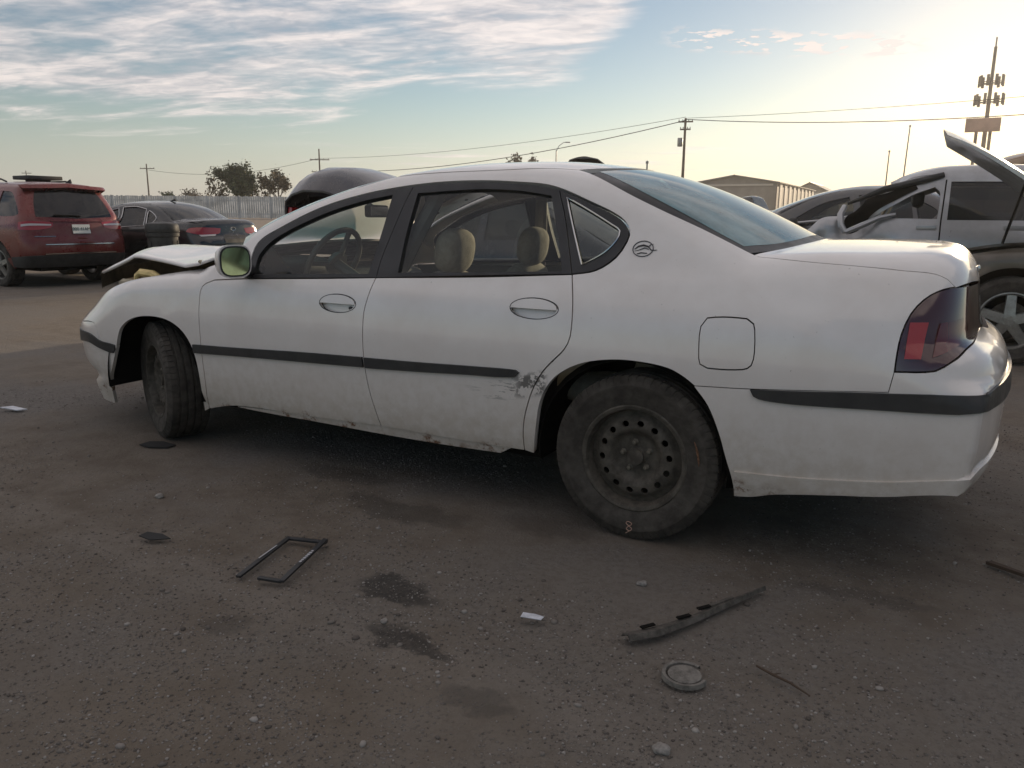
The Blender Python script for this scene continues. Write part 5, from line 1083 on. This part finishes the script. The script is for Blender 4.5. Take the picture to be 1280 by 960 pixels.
def brown_suv():
    root = thing('hood_up_suv', 'brown vehicle at the right edge with its long pale hood propped up', 'suv', (4.50, 6.26, 0))
    d = dict(SUVD); d['front'] = [(z, x + .28) for z, x in SUVD['front']]; d['top'] = [(x, z - .03) for x, z in SUVD['top']]; S = CarShape(d); P = car_paint('brown_paint', (.085, .070, .052), .36, .2, .5)
    generic(S, root, P, [(-3.42, .74)] + RAIL_SUV[1:], IDX_SUV, WIN_SUV, [(-2.93, .44, .41), (0, .44, .41)], sill=.34, skip=('hood',))
    hood = []; n = 10; V = []; F = []; m = 12
    piv = Vector((-2.32, 0, 1.16)); Mh = Matrix.Translation(piv) @ Matrix.Rotation(R_(41), 4, 'Y')
    for o in (0, 1):
        for i in range(m + 1):
            u = i / m; x = -1.50 * u; zc = .02 - .16 * u ** 3
            w = .80 - .12 * u ** 3
            for j in range(n + 1):
                t = 2 * j / n - 1; V.append(Mh @ Vector((x - .10 * (1 - t * t) * u ** 2, w * t, zc - .05 * t * t - (.055 * (1 - u ** 6) * (1 - .3 * t ** 6) if o else 0))))
    k = n + 1
    for o in (0, 1):
        for i in range(m):
            for j in range(n):
                q = tuple(a + o * (m + 1) * k for a in (i * k + j, i * k + j + 1, (i + 1) * k + j + 1, (i + 1) * k + j)); F.append(q if o else q[::-1])
    bd = [j for j in range(n)] + [i * k + n for i in range(m)] + [m * k + n - j for j in range(n)] + [(m - i) * k for i in range(m)]
    for a, b in zip(bd, bd[1:] + bd[:1]): F.append((a, b, b + (m + 1) * k, a + (m + 1) * k))
    me = mesh('hood', V, F); bm = bmesh.new(); bm.from_mesh(me); bmesh.ops.recalc_face_normals(bm, faces=bm.faces); bm.to_mesh(me); bm.free(); me.set_sharp_from_angle(angle=R_(35))
    link('hood', me, car_paint('pale_hood_paint', (.50, .49, .46), .3, .3, .2), root, label='long pale hood standing open')
    MB().tube([(-3.05, -.80, 1.05), Mh @ Vector((-.75, -.74, -.06))], .012, 6).build('hood_prop', DARK, root)
    MB().box((-2.95, 0, .75), (1.0, 1.3, .35)).box((-2.45, 0, .95), (.06, 1.5, .30)).build('engine_bay', DARK, root)
    for xx, y, f in ((0, -.80, 0), (0, .80, 1), (-2.93, -.80, 0), (-2.93, .80, 1)): alloy_wheel(root, (xx, y, .385), R=.385, w=.25, rim=.245, flip=f)
brown_suv()
def grey_wreck():
    root = thing('dented_sedan', 'dark grey sedan with scraped dented door behind the crushed silver vehicle', 'car', (.95, 10.45, .05))
    d = dict(SED); S = CarShape(d); P = car_paint('grey_paint', (.10, .10, .105), .35, .3, .5)
    def dent(Q, V):
        x, y, z = V.T; return -1. * (y < 0) * (.03 * np.sin(8 * x) * np.sin(11 * z) + .02 * np.sin(23 * x + 6 * z)) * np.clip((z - .4) * 3, 0, 1) * (z < 1.0)
    generic(S, root, P, RAIL_SED, IDX_SED, WIN_SED, [(-2.78, .40, .34), (0, .40, .34)], bump=dent, glassm=GLASSD, step=.05)
    root.scale = (1, 1, 1.12)
    seam(S, root, [(-1.22, .4), (-1.27, .7), (-1.22, .98)], r=.008); seam(S, root, [(-.3, .55), (-.26, .8), (-.29, 1.03)], r=.008)
    MB().tube([tuple(v) for v in S.lift(np.array([(-2.1, 1.00), (-1.5, 1.06), (-.95, 1.13)]), 's', .03)], .013, 6).build('loose_trim', CHROME, root)
    for x, z in ((-1.38, .90), (-.42, .93)):
        MB().box(S.lift(np.array([[x, z]]), 's')[0], (.2, .03, .05), None, .01).build('door_handle', PLASTIC, root)
    cushion('side_mirror', (-1.9, -1.0, 1.02), (.12, .22, .15), 0, PLASTIC, root)
    for xx, y, f in ((0, -.79, 0), (0, .79, 1), (-2.78, -.79, 0), (-2.78, .79, 1)): alloy_wheel(root, (xx, y, .335), R=.335, w=.23, rim=.225, flip=f)
grey_wreck()
def tan_van():
    root = thing('tan_van', 'tall tan van whose roof rises behind the silver vehicle at the right edge', 'van', (3.5, 13.3, 0))
    d = dict(SUVD); S = CarShape(d); P = car_paint('tan_paint', (.34, .22, .13), .4, .0, .3)
    generic(S, root, P, RAIL_SUV, IDX_SUV, WIN_SUV, [(-3.0, .43, .40), (0, .43, .40)], sill=.32)
    root.scale = (1.25, 1.15, 1.32)
    for xx, y, f in ((0, -.80, 0), (0, .80, 1), (-3.0, -.80, 0), (-3.0, .80, 1)): alloy_wheel(root, (xx, y, .38), R=.38, w=.25, rim=.24, flip=f)
tan_van()
def trash_bin():
    t = thing('trash_bin', 'dark round plastic trash bin standing between the red vehicle and black sedan', 'trash bin', (-11.0, 6.62, 0))
    Mz = Matrix.Rotation(R_(90), 4, 'X')
    MB().lathe([(0, 0), (.21, 0), (.22, .02), (.25, .86), (.272, .87), (.275, .93), (.262, .94), (.245, .935), (.225, .05), (0, .05)], 36, Mz).build('bin_body', pmat('bin_plastic', (.045, .043, .038), .55, var=.3), t)
    MB().lathe([(.272, .94), (.278, .955), (.27, 1.06), (.25, 1.09), (.12, 1.115), (0, 1.12)], 36, Mz).build('bin_lid', MATS['bin_plastic'], t)
    for a in range(12):
        an = 2 * math.pi * a / 12; MB().box((.242 * math.cos(an), .242 * math.sin(an), .5), (.012, .02, .6), Matrix.Rotation(an, 3, 'Z') @ Matrix.Rotation(R_(2), 3, 'Y')).build('rib', MATS['bin_plastic'], t)
trash_bin()
def pickup():
    t = thing('pickup_truck', 'far dark pickup with white roof and blue windows left of the dented grey sedan', 'pickup', (-5.4, 33.0, .4), R_(-10))
    d = dict(SUVD); d['bl'] = [(-2.2, 2.6), (-.95, 1.95), (-.55, 1.2), (-.3, .7)]; d['blh'] = 0.; S = CarShape(d); P = car_paint('pickup_paint', (.03, .035, .045), .35, .1, .2)
    rail = RAIL_SUV[:6] + [(-1.1, .66), (-.98, .60), (-.75, .72), (-.5, .80), (.3, .82), (.80, .80)]
    generic(S, root=t, paint=P, rail=rail, idx=(3, 5, 7, 9), wins=WIN_SUV[:1], arches=[(-3.0, .45, .42), (.2, .45, .42)], sill=.40)
    patch(S, t, 'white_roof', [(-1.55, 0, 1), (-1.45, -.60, 1), (-1.05, -.62, 1), (-.90, 0, 1)], 't', WHITE, mirror='join', off=.02)
    for xx, y, f in ((.2, -.80, 0), (.2, .80, 1), (-3.0, -.80, 0), (-3.0, .80, 1)): alloy_wheel(t, (xx, y, .40), R=.40, w=.26, rim=.24, flip=f)
pickup()
# ---------------------------------------------------------------- fence
def fence():
    m = pmat('fence_sheet', (.52, .52, .51), .7, var=.25, vscale=1.2, bump=.15, bscale=12); pm = pmat('fence_post_metal', (.36, .36, .36), .6, var=.2)
    p0, p1 = Vector((-66, 31.2, 0)), Vector((-22, 54.9, 0)); d = (p1 - p0); Lf = d.length; d.normalize(); a = math.atan2(d.y, d.x)
    t = thing('yard_fence', 'long pale grey board fence behind the black sedan', 'fence', (p0.x, p0.y, GROUND_Z(p0.x, p0.y)), a)
    n = int(Lf / 2.44); h = 1.62
    for i in range(n):
        b = MB(); k = 14
        for j in range(k):
            w = 2.40 / k; b.box((i * 2.44 + .04 + (j + .5) * w, random.uniform(-.012, .012), .05 + h / 2 + random.uniform(-.02, .02)), (w * .90, .022, h + random.uniform(-.03, .03)))
        o = b.build('board_panel', m, t, kind='stuff'); o.rotation_euler = (random.uniform(-.015, .015), 0, 0)
        MB().box((i * 2.44, .05, .85), (.09, .09, 1.75)).build('fence_post', pm, t)
        for z in (.35, 1.35): MB().box((i * 2.44 + 1.22, .035, z), (2.36, .04, .09)).build('fence_rail', pm, t)
fence()
# ---------------------------------------------------------------- trees
BARK = pmat('bark', (.10, .075, .055), .9, var=.3, bump=.3, bscale=20)
def leafmat(name, c):
    def cu(nt, b, tc):
        g = nd(nt, 'ShaderNodeNewGeometry'); c2 = tuple(x * 1.8 for x in c); nt.links.new(mixc(nt, g.outputs['Random Per Island'], tuple(x * .6 for x in c), c2), b.inputs['Base Color'])
    return pmat(name, c, .7, custom=cu)
LEAF = leafmat('green_leaves', (.050, .062, .022)); LEAFB = leafmat('dry_leaves', (.085, .065, .035))
def tree(name, label, loc, h, w, leaves, mat, seed, group, trunk=.12, dens=1., leaf=.16):
    r = random.Random(seed); t = thing(name, label, 'tree', loc, r.uniform(0, 6), group); b = MB(); tips = []
    def grow(p, d, L, rad, lev):
        q = [p]; n = 4
        for i in range(n):
            d = (d + Vector((r.gauss(0, .14), r.gauss(0, .14), r.gauss(.03, .08)))).normalized(); q.append(q[-1] + d * L / n)
        b.tube(q, [rad * (1 - .45 * i / n) for i in range(n + 1)], 6 if lev < 2 else 4)
        if lev >= 3: tips.append((q[-1], L)); tips.append((q[2], L)); return
        for k in range(r.choice((3, 4)) if lev else 5):
            s = r.uniform(.35, 1); a = r.uniform(0, 2 * math.pi); sp_ = r.uniform(.45, .95)
            dd = (d + Vector((math.cos(a), math.sin(a), r.uniform(-.15, .5))) * sp_).normalized(); grow(q[min(n, int(s * n + .5))], dd, L * r.uniform(.55, .78), rad * .52, lev + 1)
        tips.append((q[-1], L))
    grow(Vector((0, 0, -.1)), Vector((0, 0, 1)), h * .42, trunk, 0)
    mx = max(v[2] for v in b.V); rx = max(max(abs(v[0]), abs(v[1])) for v in b.V); sz, sx = h / mx, w / 2 / rx
    b.V = [(x * sx, y * sx, z * sz) for x, y, z in b.V]; b.build('trunk', BARK, t)
    if leaves:
        rg = np.random.default_rng(seed); V = []; n = int(leaves * dens)
        c = np.array([(p.x * sx, p.y * sx, p.z * sz) for p, L in tips]); 
        k = rg.integers(0, len(c), n); P = c[k] + rg.normal(0, 1, (n, 3)) * np.array([w * .055, w * .055, h * .045])
        A = rg.normal(size=(n, 3)); A /= np.linalg.norm(A, axis=1, keepdims=True); B = np.cross(A, rg.normal(size=(n, 3))); B /= np.linalg.norm(B, axis=1, keepdims=True)
        s = leaf * rg.uniform(.5, 1.2, (n, 1)); V = np.stack([P - A * s, P + B * s * .55, P + A * s, P - B * s * .55], 1).reshape(-1, 3)
        F = [(4 * i, 4 * i + 1, 4 * i + 2, 4 * i + 3) for i in range(n)]; link('crown', mesh('crown', V, F, False), mat, t)
    return t
GZ = .95; TG = 'trees beyond the fence'
tree('leafy_tree', 'dense rounded green tree behind the fence, fullest of the tree row', (-59.2, 53.6, GZ), 4.9, 4.3, 13000, LEAF, 3, TG, .14, leaf=.13)
tree('bare_tree', 'bare grey brown tree touching the left side of the dense green tree', (-61.4, 51.6, GZ), 4.4, 4.6, 380, LEAFB, 5, TG, .09)
tree('thin_tree', 'sparse brown green tree beside the raised navy trunk lid', (-55.7, 55.0, GZ), 4.5, 3.6, 1400, LEAFB, 8, TG, .10)
tree('thin_tree', 'bare sapling in the gap right of the dense green tree', (-57.3, 54.4, GZ), 3.4, 2.2, 160, LEAFB, 12, TG, .06)
tree('shrub', 'low dark shrub rising over the fence near the left pole', (-94, 72.6, GZ), 3.2, 4.6, 1500, LEAF, 15, TG, .08)
tree('shrub', 'pale bare shrub over the fence above the black sedan roof', (-84, 68.2, GZ), 3.5, 4.0, 500, LEAFB, 17, TG, .07)
tree('shrub', 'brownish low shrub between the pale shrub and bare tree', (-78, 66.6, GZ), 2.8, 5.0, 700, LEAFB, 19, TG, .07)
tree('far_tree', 'far dark treetop just above the white car roof, left of its twin', (-57.3, 107.4, GZ), 9.3, 4.0, 1500, LEAFB, 21, 'treetops above the white roof', .16, leaf=.3)
tree('far_tree', 'far small treetop above the white car roof beside the street lamp', (-54.7, 108.7, GZ), 8.9, 4.0, 1500, LEAFB, 23, 'treetops above the white roof', .16, leaf=.3)
tree('far_tree', 'far brown treetop right of the raised navy trunk lid', (-78.3, 95.5, GZ), 6.7, 3.0, 1300, LEAFB, 25, 'treetops above the white roof', .14, leaf=.3)
# ---------------------------------------------------------------- poles, lines, masts
WOOD = pmat('pole_wood', (.11, .085, .065), .9, var=.25, vscale=3); WIREM = pmat('wire', (.05, .05, .05), .7); GALV = pmat('galvanised', (.30, .30, .30), .5, .5, var=.15)
def pole(label, x, y, top, r=.14, arms=((.6, 2.4),), rz=.5, extra=False):
    t = thing('utility_pole', label, 'utility pole', (x, y, GZ), rz, 'utility poles along the horizon'); h = top - GZ
    MB().tube([(0, 0, -.3), (0, 0, h)], [r, r * .62], 10).build('post', WOOD, t)
    for dz, w in arms:
        MB().box((0, r + .05, h - dz), (w, .10, .13)).build('crossarm', WOOD, t)
        for k in (-.45, -.2, .2, .45): MB().lathe([(.03, 0), (.05, .05), (.035, .1), (.05, .14), (0, .18)], 8, Matrix.Translation((w * k, r + .05, h - dz + .065)) @ Matrix.Rotation(R_(90), 4, 'X')).build('insulator', GALV, t)
    if extra: MB().lathe([(.22, 0), (.25, .05), (.25, .75), (.22, .8), (0, .82)], 16, Matrix.Translation((-.42, 0, h - 2.6)) @ Matrix.Rotation(R_(90), 4, 'X')).build('transformer', GALV, t)
    return Vector((x, y, top))
pA = pole('tiny distant utility pole above the red vehicle roof', -196, 114.5, 11.3, .16)
pB = pole('slim utility pole rising behind the fence, left of the trees', -125.4, 94.1, 10.0, .17, ((.8, 2.6),))
pC = pole('utility pole with stacked crossarms above the raised navy trunk lid', -84.3, 93.2, 11.2, .16, ((1.6, 3.0), (3.4, 2.6)))
pD = pole('tall utility pole right of the white car roof, nearest of the poles', -21.7, 74.4, 10.6, .17, ((.3, 1.4), (1.0, 1.0)), .2, True)
pE = Vector((14, 66, 10.2))
def wire(label, a, b, sag, r=.02, n=24, beads=0):
    P = [a.lerp(b, i / n) - Vector((0, 0, sag * 4 * (i / n) * (1 - i / n))) for i in range(n + 1)]
    t = thing('power_line', label, 'power line', tuple(a), 0, 'power lines between the poles'); MB().tube([p - a for p in P], r, 5).build('cable', WIREM, t)
wire('thin upper power line from the far pole towards the tall pole', pC + Vector((0, 0, -1.4)), pD + Vector((0, 0, .1)), .9, .022)
wire('thicker lower power line sagging towards the tall pole', pC + Vector((0, 0, -3.3)), pD + Vector((0, 0, -.2)), 1.5, .04)
wire('upper power line running right from the tall pole towards the sun', pD, Vector((-1.0, 67.5, 9.9)).lerp(pE, .9), .25, .02)
wire('lower power line running right from the tall pole towards the sun', pD + Vector((0, 0, -.1)), pE + Vector((0, 0, -1.2)), .7, .035)
wire('faint power line left of the stacked crossarm pole', pB + Vector((0, 0, -1.0)), pC + Vector((0, 0, -1.4)), 1.5, .028)
def lamp_post():
    t = thing('street_lamp', 'far street lamp with short curved arm above the white car roof', 'street lamp', (-34.6, 72.9, GZ), .5)
    MB().tube([(0, 0, 0), (0, 0, 7.0)], [.09, .06], 8).build('post', GALV, t); MB().tube([(0, 0, 6.9), (.25, 0, 7.4), (.7, 0, 7.75), (.95, 0, 7.8)], .035, 6).build('arm', GALV, t)
    MB().box((1.15, 0, 7.78), (.5, .2, .10), None, .03).build('lamp_head', GALV, t)
lamp_post()
def tower():
    t = thing('cell_tower', 'tall cell tower with two rings of antenna panels near the sun', 'cell tower', (5.0, 131, GZ), 0); t.scale = (.5, .5, .497); m = pmat('tower_metal', (.16, .13, .10), .6, .3, var=.15)
    MB().tube([(0, 0, 0), (0, 0, 48)], [.75, .40], 12).build('mast', m, t); MB().tube([(0, 0, 48), (0, 0, 50.5)], .2, 6).build('lightning_rod', m, t)
    for zz, rr in ((38.5, 3.0), (33.5, 3.6)):
        MB().tube([(rr * math.cos(a), rr * math.sin(a), zz) for a in np.linspace(0, 2 * np.pi, 13)[:-1]], .12, 6, closed=True).build('platform_ring', m, t)
        for a in np.linspace(0, 2 * np.pi, 4)[:-1] + .5: MB().tube([(0, 0, zz), (rr * math.cos(a), rr * math.sin(a), zz)], .14, 6).build('arm', m, t)
        for a in np.linspace(0, 2 * np.pi, 10)[:-1] + .2: MB().box((rr * math.cos(a), rr * math.sin(a), zz + .4), (.45, .7, 3.0), Matrix.Rotation(a, 3, 'Z'), .08).build('antenna_panel', m, t)
tower()
def sign():
    t = thing('roadside_sign', 'blank reddish rectangular sign on two posts in front of the cell tower', 'sign', (4.6, 130, GZ), R_(2)); m = pmat('sign_face', (.42, .24, .18), .6, var=.15, vscale=.6)
    for x in (-.7, 1.0): MB().box((x, 0, 6.3), (.4, .4, 12.6)).build('post', WOOD, t)
    MB().box((0, 0, 13.4), (4.3, .5, 1.85), None, .05).build('sign_panel', m, t); MB().box((0, -.26, 13.4), (4.0, .04, 1.6)).build('sign_face', m, t)
sign()
def whip(label, x, y, top, lean):
    t = thing('light_mast', label, 'mast', (x, y, GZ), 0, 'slim masts'); h = top - GZ; MB().tube([(0, 0, 0), (lean, 0, h)], [.07, .04], 8).build('post', GALV, t); MB().lathe([(.07, 0), (.08, .1), (0, .16)], 8, Matrix.Translation((lean, 0, h)) @ Matrix.Rotation(R_(90), 4, 'X')).build('mast_cap', GALV, t)
whip('shorter slim mast left of the crushed silver vehicle', -3.2, 65.9, 6.3, .05); whip('taller slim mast above the crushed silver roof', -2.1, 66.9, 8.2, .15); whip('short thin mast above the rear window of the white car', -12.6, 37.0, 3.95, 0)
# ---------------------------------------------------------------- warehouses
def warehouse(label, x, y, rz, L, W, he, hr, cols):
    t = thing('warehouse', label, 'building', (x, y, GZ), rz, 'warehouses on the horizon'); wm = pmat('warehouse_wall', (.34, .29, .24), .8, var=.1, vscale=.6); rm = pmat('warehouse_roof', (.26, .24, .23), .6, .2, var=.1, vscale=.5); tm = pmat('warehouse_trim', (.62, .55, .46), .7)
    b = MB(); b.add([(0, 0, 0), (L, 0, 0), (L, W, 0), (0, W, 0), (0, 0, he), (L, 0, he), (L, W, he), (0, W, he), (0, W / 2, hr), (L, W / 2, hr)], [(0, 1, 5, 4), (2, 3, 7, 6), (1, 2, 6, 9, 5), (3, 0, 4, 8, 7)]).build('wall', wm, t)
    sl = math.atan2(hr - he, W / 2); ln = math.hypot(hr - he, W / 2) + .4
    for s in (-1, 1): MB().box((L / 2, W / 2 + s * (W / 4 + .1), (he + hr) / 2 + .06), (L + .6, ln, .12), Matrix.Rotation(-s * sl, 3, 'X')).build('roof', rm, t)
    for i in range(cols): MB().box(((i + .5) * L / cols, -.08, he / 2), (L / cols * .45, .16, he - .1)).build('pilaster', tm, t)
    for i in range(cols): 
        if L / cols > 1.5: MB().box(((i + 1.0) * L / cols - .0 if i < cols - 1 else .1, -.05, he * .5), (L / cols * .5, .1, he * .8)).build('door_panel', pmat('warehouse_door', (.18, .15, .13), .7), t)
    for s in (0, 1): MB().box((L * s + (.06 if s else -.06), W / 2, he - .2), (.12, W * .9, .2)).build('gable_trim', tm, t)
warehouse('low long warehouse with a gabled grey end wall behind the white rear window', -15.5, 90.0, R_(90), 28, 9.5, 4.2, 5.0, 9)
warehouse('smaller gabled warehouse at the right end of the long one', -14.2, 124.0, R_(90), 14, 5.4, 4.2, 5.5, 4)
# ---------------------------------------------------------------- litter on the ground
def plate_frame():
    t = thing('plate_frame', 'broken black licence plate frame lying on the gravel', 'plate frame', (-1.03, -.80, .012), 0); m = BLACKTRIM
    P = [(-1.085, -.945), (-1.075, -.60 - .02), (-1.0, -.60), (-.945, -.885)]
    q = [Vector((x + 1.03, y + .80, 0)) for x, y in ((-1.085, -.955), (-1.155, -.64), (-1.005, -.60), (-.915, -.92))]
    for (i, j), nm in (((0, 1), 'frame_bar'), ((1, 2), 'frame_bar'), ((2, 3), 'frame_bar')):
        a, b_ = q[i], q[j]; d = b_ - a; MB().box((a + b_) / 2 + Vector((0, 0, .004 * i)), (d.length + .014, .020, .010), Matrix.Rotation(math.atan2(d.y, d.x), 3, 'Z') @ Matrix.Rotation(.03 * (i - 1), 3, 'Y'), .003).build(nm, m, t)
    a, b_ = q[3], q[0].lerp(q[3], .45); d = b_ - a; MB().box((a + b_) / 2, (d.length, .018, .010), Matrix.Rotation(math.atan2(d.y, d.x), 3, 'Z'), .003).build('frame_bar', m, t)
    wm = pmat('frame_print', (.5, .5, .52), .5)
    for (i, j, u, v) in ((2, 3, .20, .62), (0, 1, .38, .75)):
        a, b_ = q[i].lerp(q[j], u), q[i].lerp(q[j], v); d = b_ - a; rot = Matrix.Rotation(math.atan2(d.y, d.x), 3, 'Z')
        if i == 2:
            n = 9
            for k in range(n): 
                c = a.lerp(b_, (k + .5) / n); MB().box(c + Vector((0, 0, .0145)), (d.length / n * random.uniform(.5, .8), random.uniform(.007, .012), .001), rot).build('printed_letter', wm, t)
        else: MB().box((a + b_) / 2 + Vector((0, 0, .0095)), (d.length, .004, .001), rot).build('worn_edge', wm, t)
plate_frame()
def trim_strip():
    t = thing('trim_strip', 'long torn dark plastic strip lying on the gravel below the rear bumper', 'plastic strip', (.40, -.47, .012), 0); m = pmat('dusty_plastic', (.075, .066, .056), .8, var=.4, vscale=30)
    P = [(.255, -.70), (.32, -.63), (.40, -.50), (.47, -.35), (.56, -.17)]; w = [.045, .05, .035, .03, .014]; V = []
    for (x, y), ww in zip(P, w):
        for k, (s, z) in enumerate(((-1, 0), (-.6, .012), (.5, .016), (1, .002))): V.append((x - .40 + s * ww * .5 * .85, y + .47 - s * ww * .5 * .5, z))
    F = [(i * 4 + j, i * 4 + j + 1, (i + 1) * 4 + j + 1, (i + 1) * 4 + j) for i in range(4) for j in range(3)]
    o = link('strip', mesh('strip', V, F, False), m, t); o.modifiers.new('s', 'SOLIDIFY').thickness = .004
    MB().box((.05, .10, .012), (.012, .14, .012), Matrix.Rotation(-.5, 3, 'Z')).build('clip_rail', m, t)
    for i, (x, y) in enumerate(((-.10, -.16), (.02, .04), (-.02, -.05))): MB().box((x, y, .020), (.05, .014, .004), Matrix.Rotation(.95, 3, 'Z')).build('slot', DARK, t)
trim_strip()
def disc_cap():
    t = thing('dusty_disc', 'round dusty grey cap with a cracked rim lying on the gravel', 'cap', (.465, -.80, .004), .6); m = pmat('dusty_cap', (.155, .142, .125), .8, var=.35, vscale=40); Mz = Matrix.Rotation(R_(90), 4, 'X')
    MB().lathe([(.047, .002), (.046, .010), (.036, .013), (.0, .011)], 28, Mz).build('disc', m, t)
    b = MB(); V = []; n = 22
    for i in range(n + 1):
        a = .5 + 5.1 * i / n
        for r, z in ((.052, 0), (.053, .012), (.062, .013), (.064, 0)): V.append((r * math.cos(a), r * math.sin(a), z))
    b.add(V, [(i * 4 + j, i * 4 + j + 1, (i + 1) * 4 + j + 1, (i + 1) * 4 + j) for i in range(n) for j in range(3)]); b.build('broken_ring', m, t)
disc_cap()
def shard(name, label, cat, x, y, rz, poly, th, mat, z=.006, tilt=0.):
    t = MB().prism(poly, th).build(name, mat, None); t.location = (x, y, z); t.rotation_euler = (tilt, tilt * .6, rz); t['label'] = label; t['category'] = cat; return t
WH = pmat('white_scrap', (.55, .56, .60), .5, var=.2, vscale=30); BK = pmat('black_scrap', (.016, .016, .016), .7); BR = pmat('twig_wood', (.07, .045, .03), .9)
shard('paper_scrap', 'small torn white scrap lying left of the round cap', 'scrap', -.05, -.72, .35, [(-.035, -.012), (.03, -.014), (.038, .004), (.01, .012), (-.03, .012)], .002, WH, .014, .12)
shard('plastic_scrap', 'black pointed scrap on the ground in front of the turned front wheel', 'scrap', -2.70, -.03, .3, [(-.09, -.03), (-.02, -.05), (.08, -.03), (.10, .02), (.0, .05), (-.07, .03)], .006, BK, .010, .05)
shard('pale_scrap', 'flat pale scrap near the left edge of the ground', 'scrap', -4.2, .06, .2, [(-.09, -.02), (.06, -.03), (.10, .01), (-.04, .03)], .006, WH, .012, .05)
shard('wood_sliver', 'brown wood sliver at the right edge of the gravel', 'stick', 1.33, .41, -.5, [(-.10, -.012), (.10, -.006), (.09, .008), (-.09, .014)], .012, BR, .008)
shard('leaf_scrap', 'curled dark leaf scrap left of the plate frame', 'leaf', -1.62, -.88, .5, [(-.06, -.01), (-.01, -.025), (.06, .0), (.02, .02), (-.04, .02)], .004, BK, .014, .25)
tw = thing('twig', 'thin brown twig lying right of the round cap', 'twig', (.70, -.69, .008)); MB().tube([(-.07, .035, .002), (-.02, .005, .006), (.03, -.01, .004), (.085, -.045, .003)], [.003, .004, .0035, .002], 6).build('stem', BR, tw); MB().tube([(-.02, .005, .006), (.0, .02, .008)], [.003, .001], 5).build('branch', BR, tw)
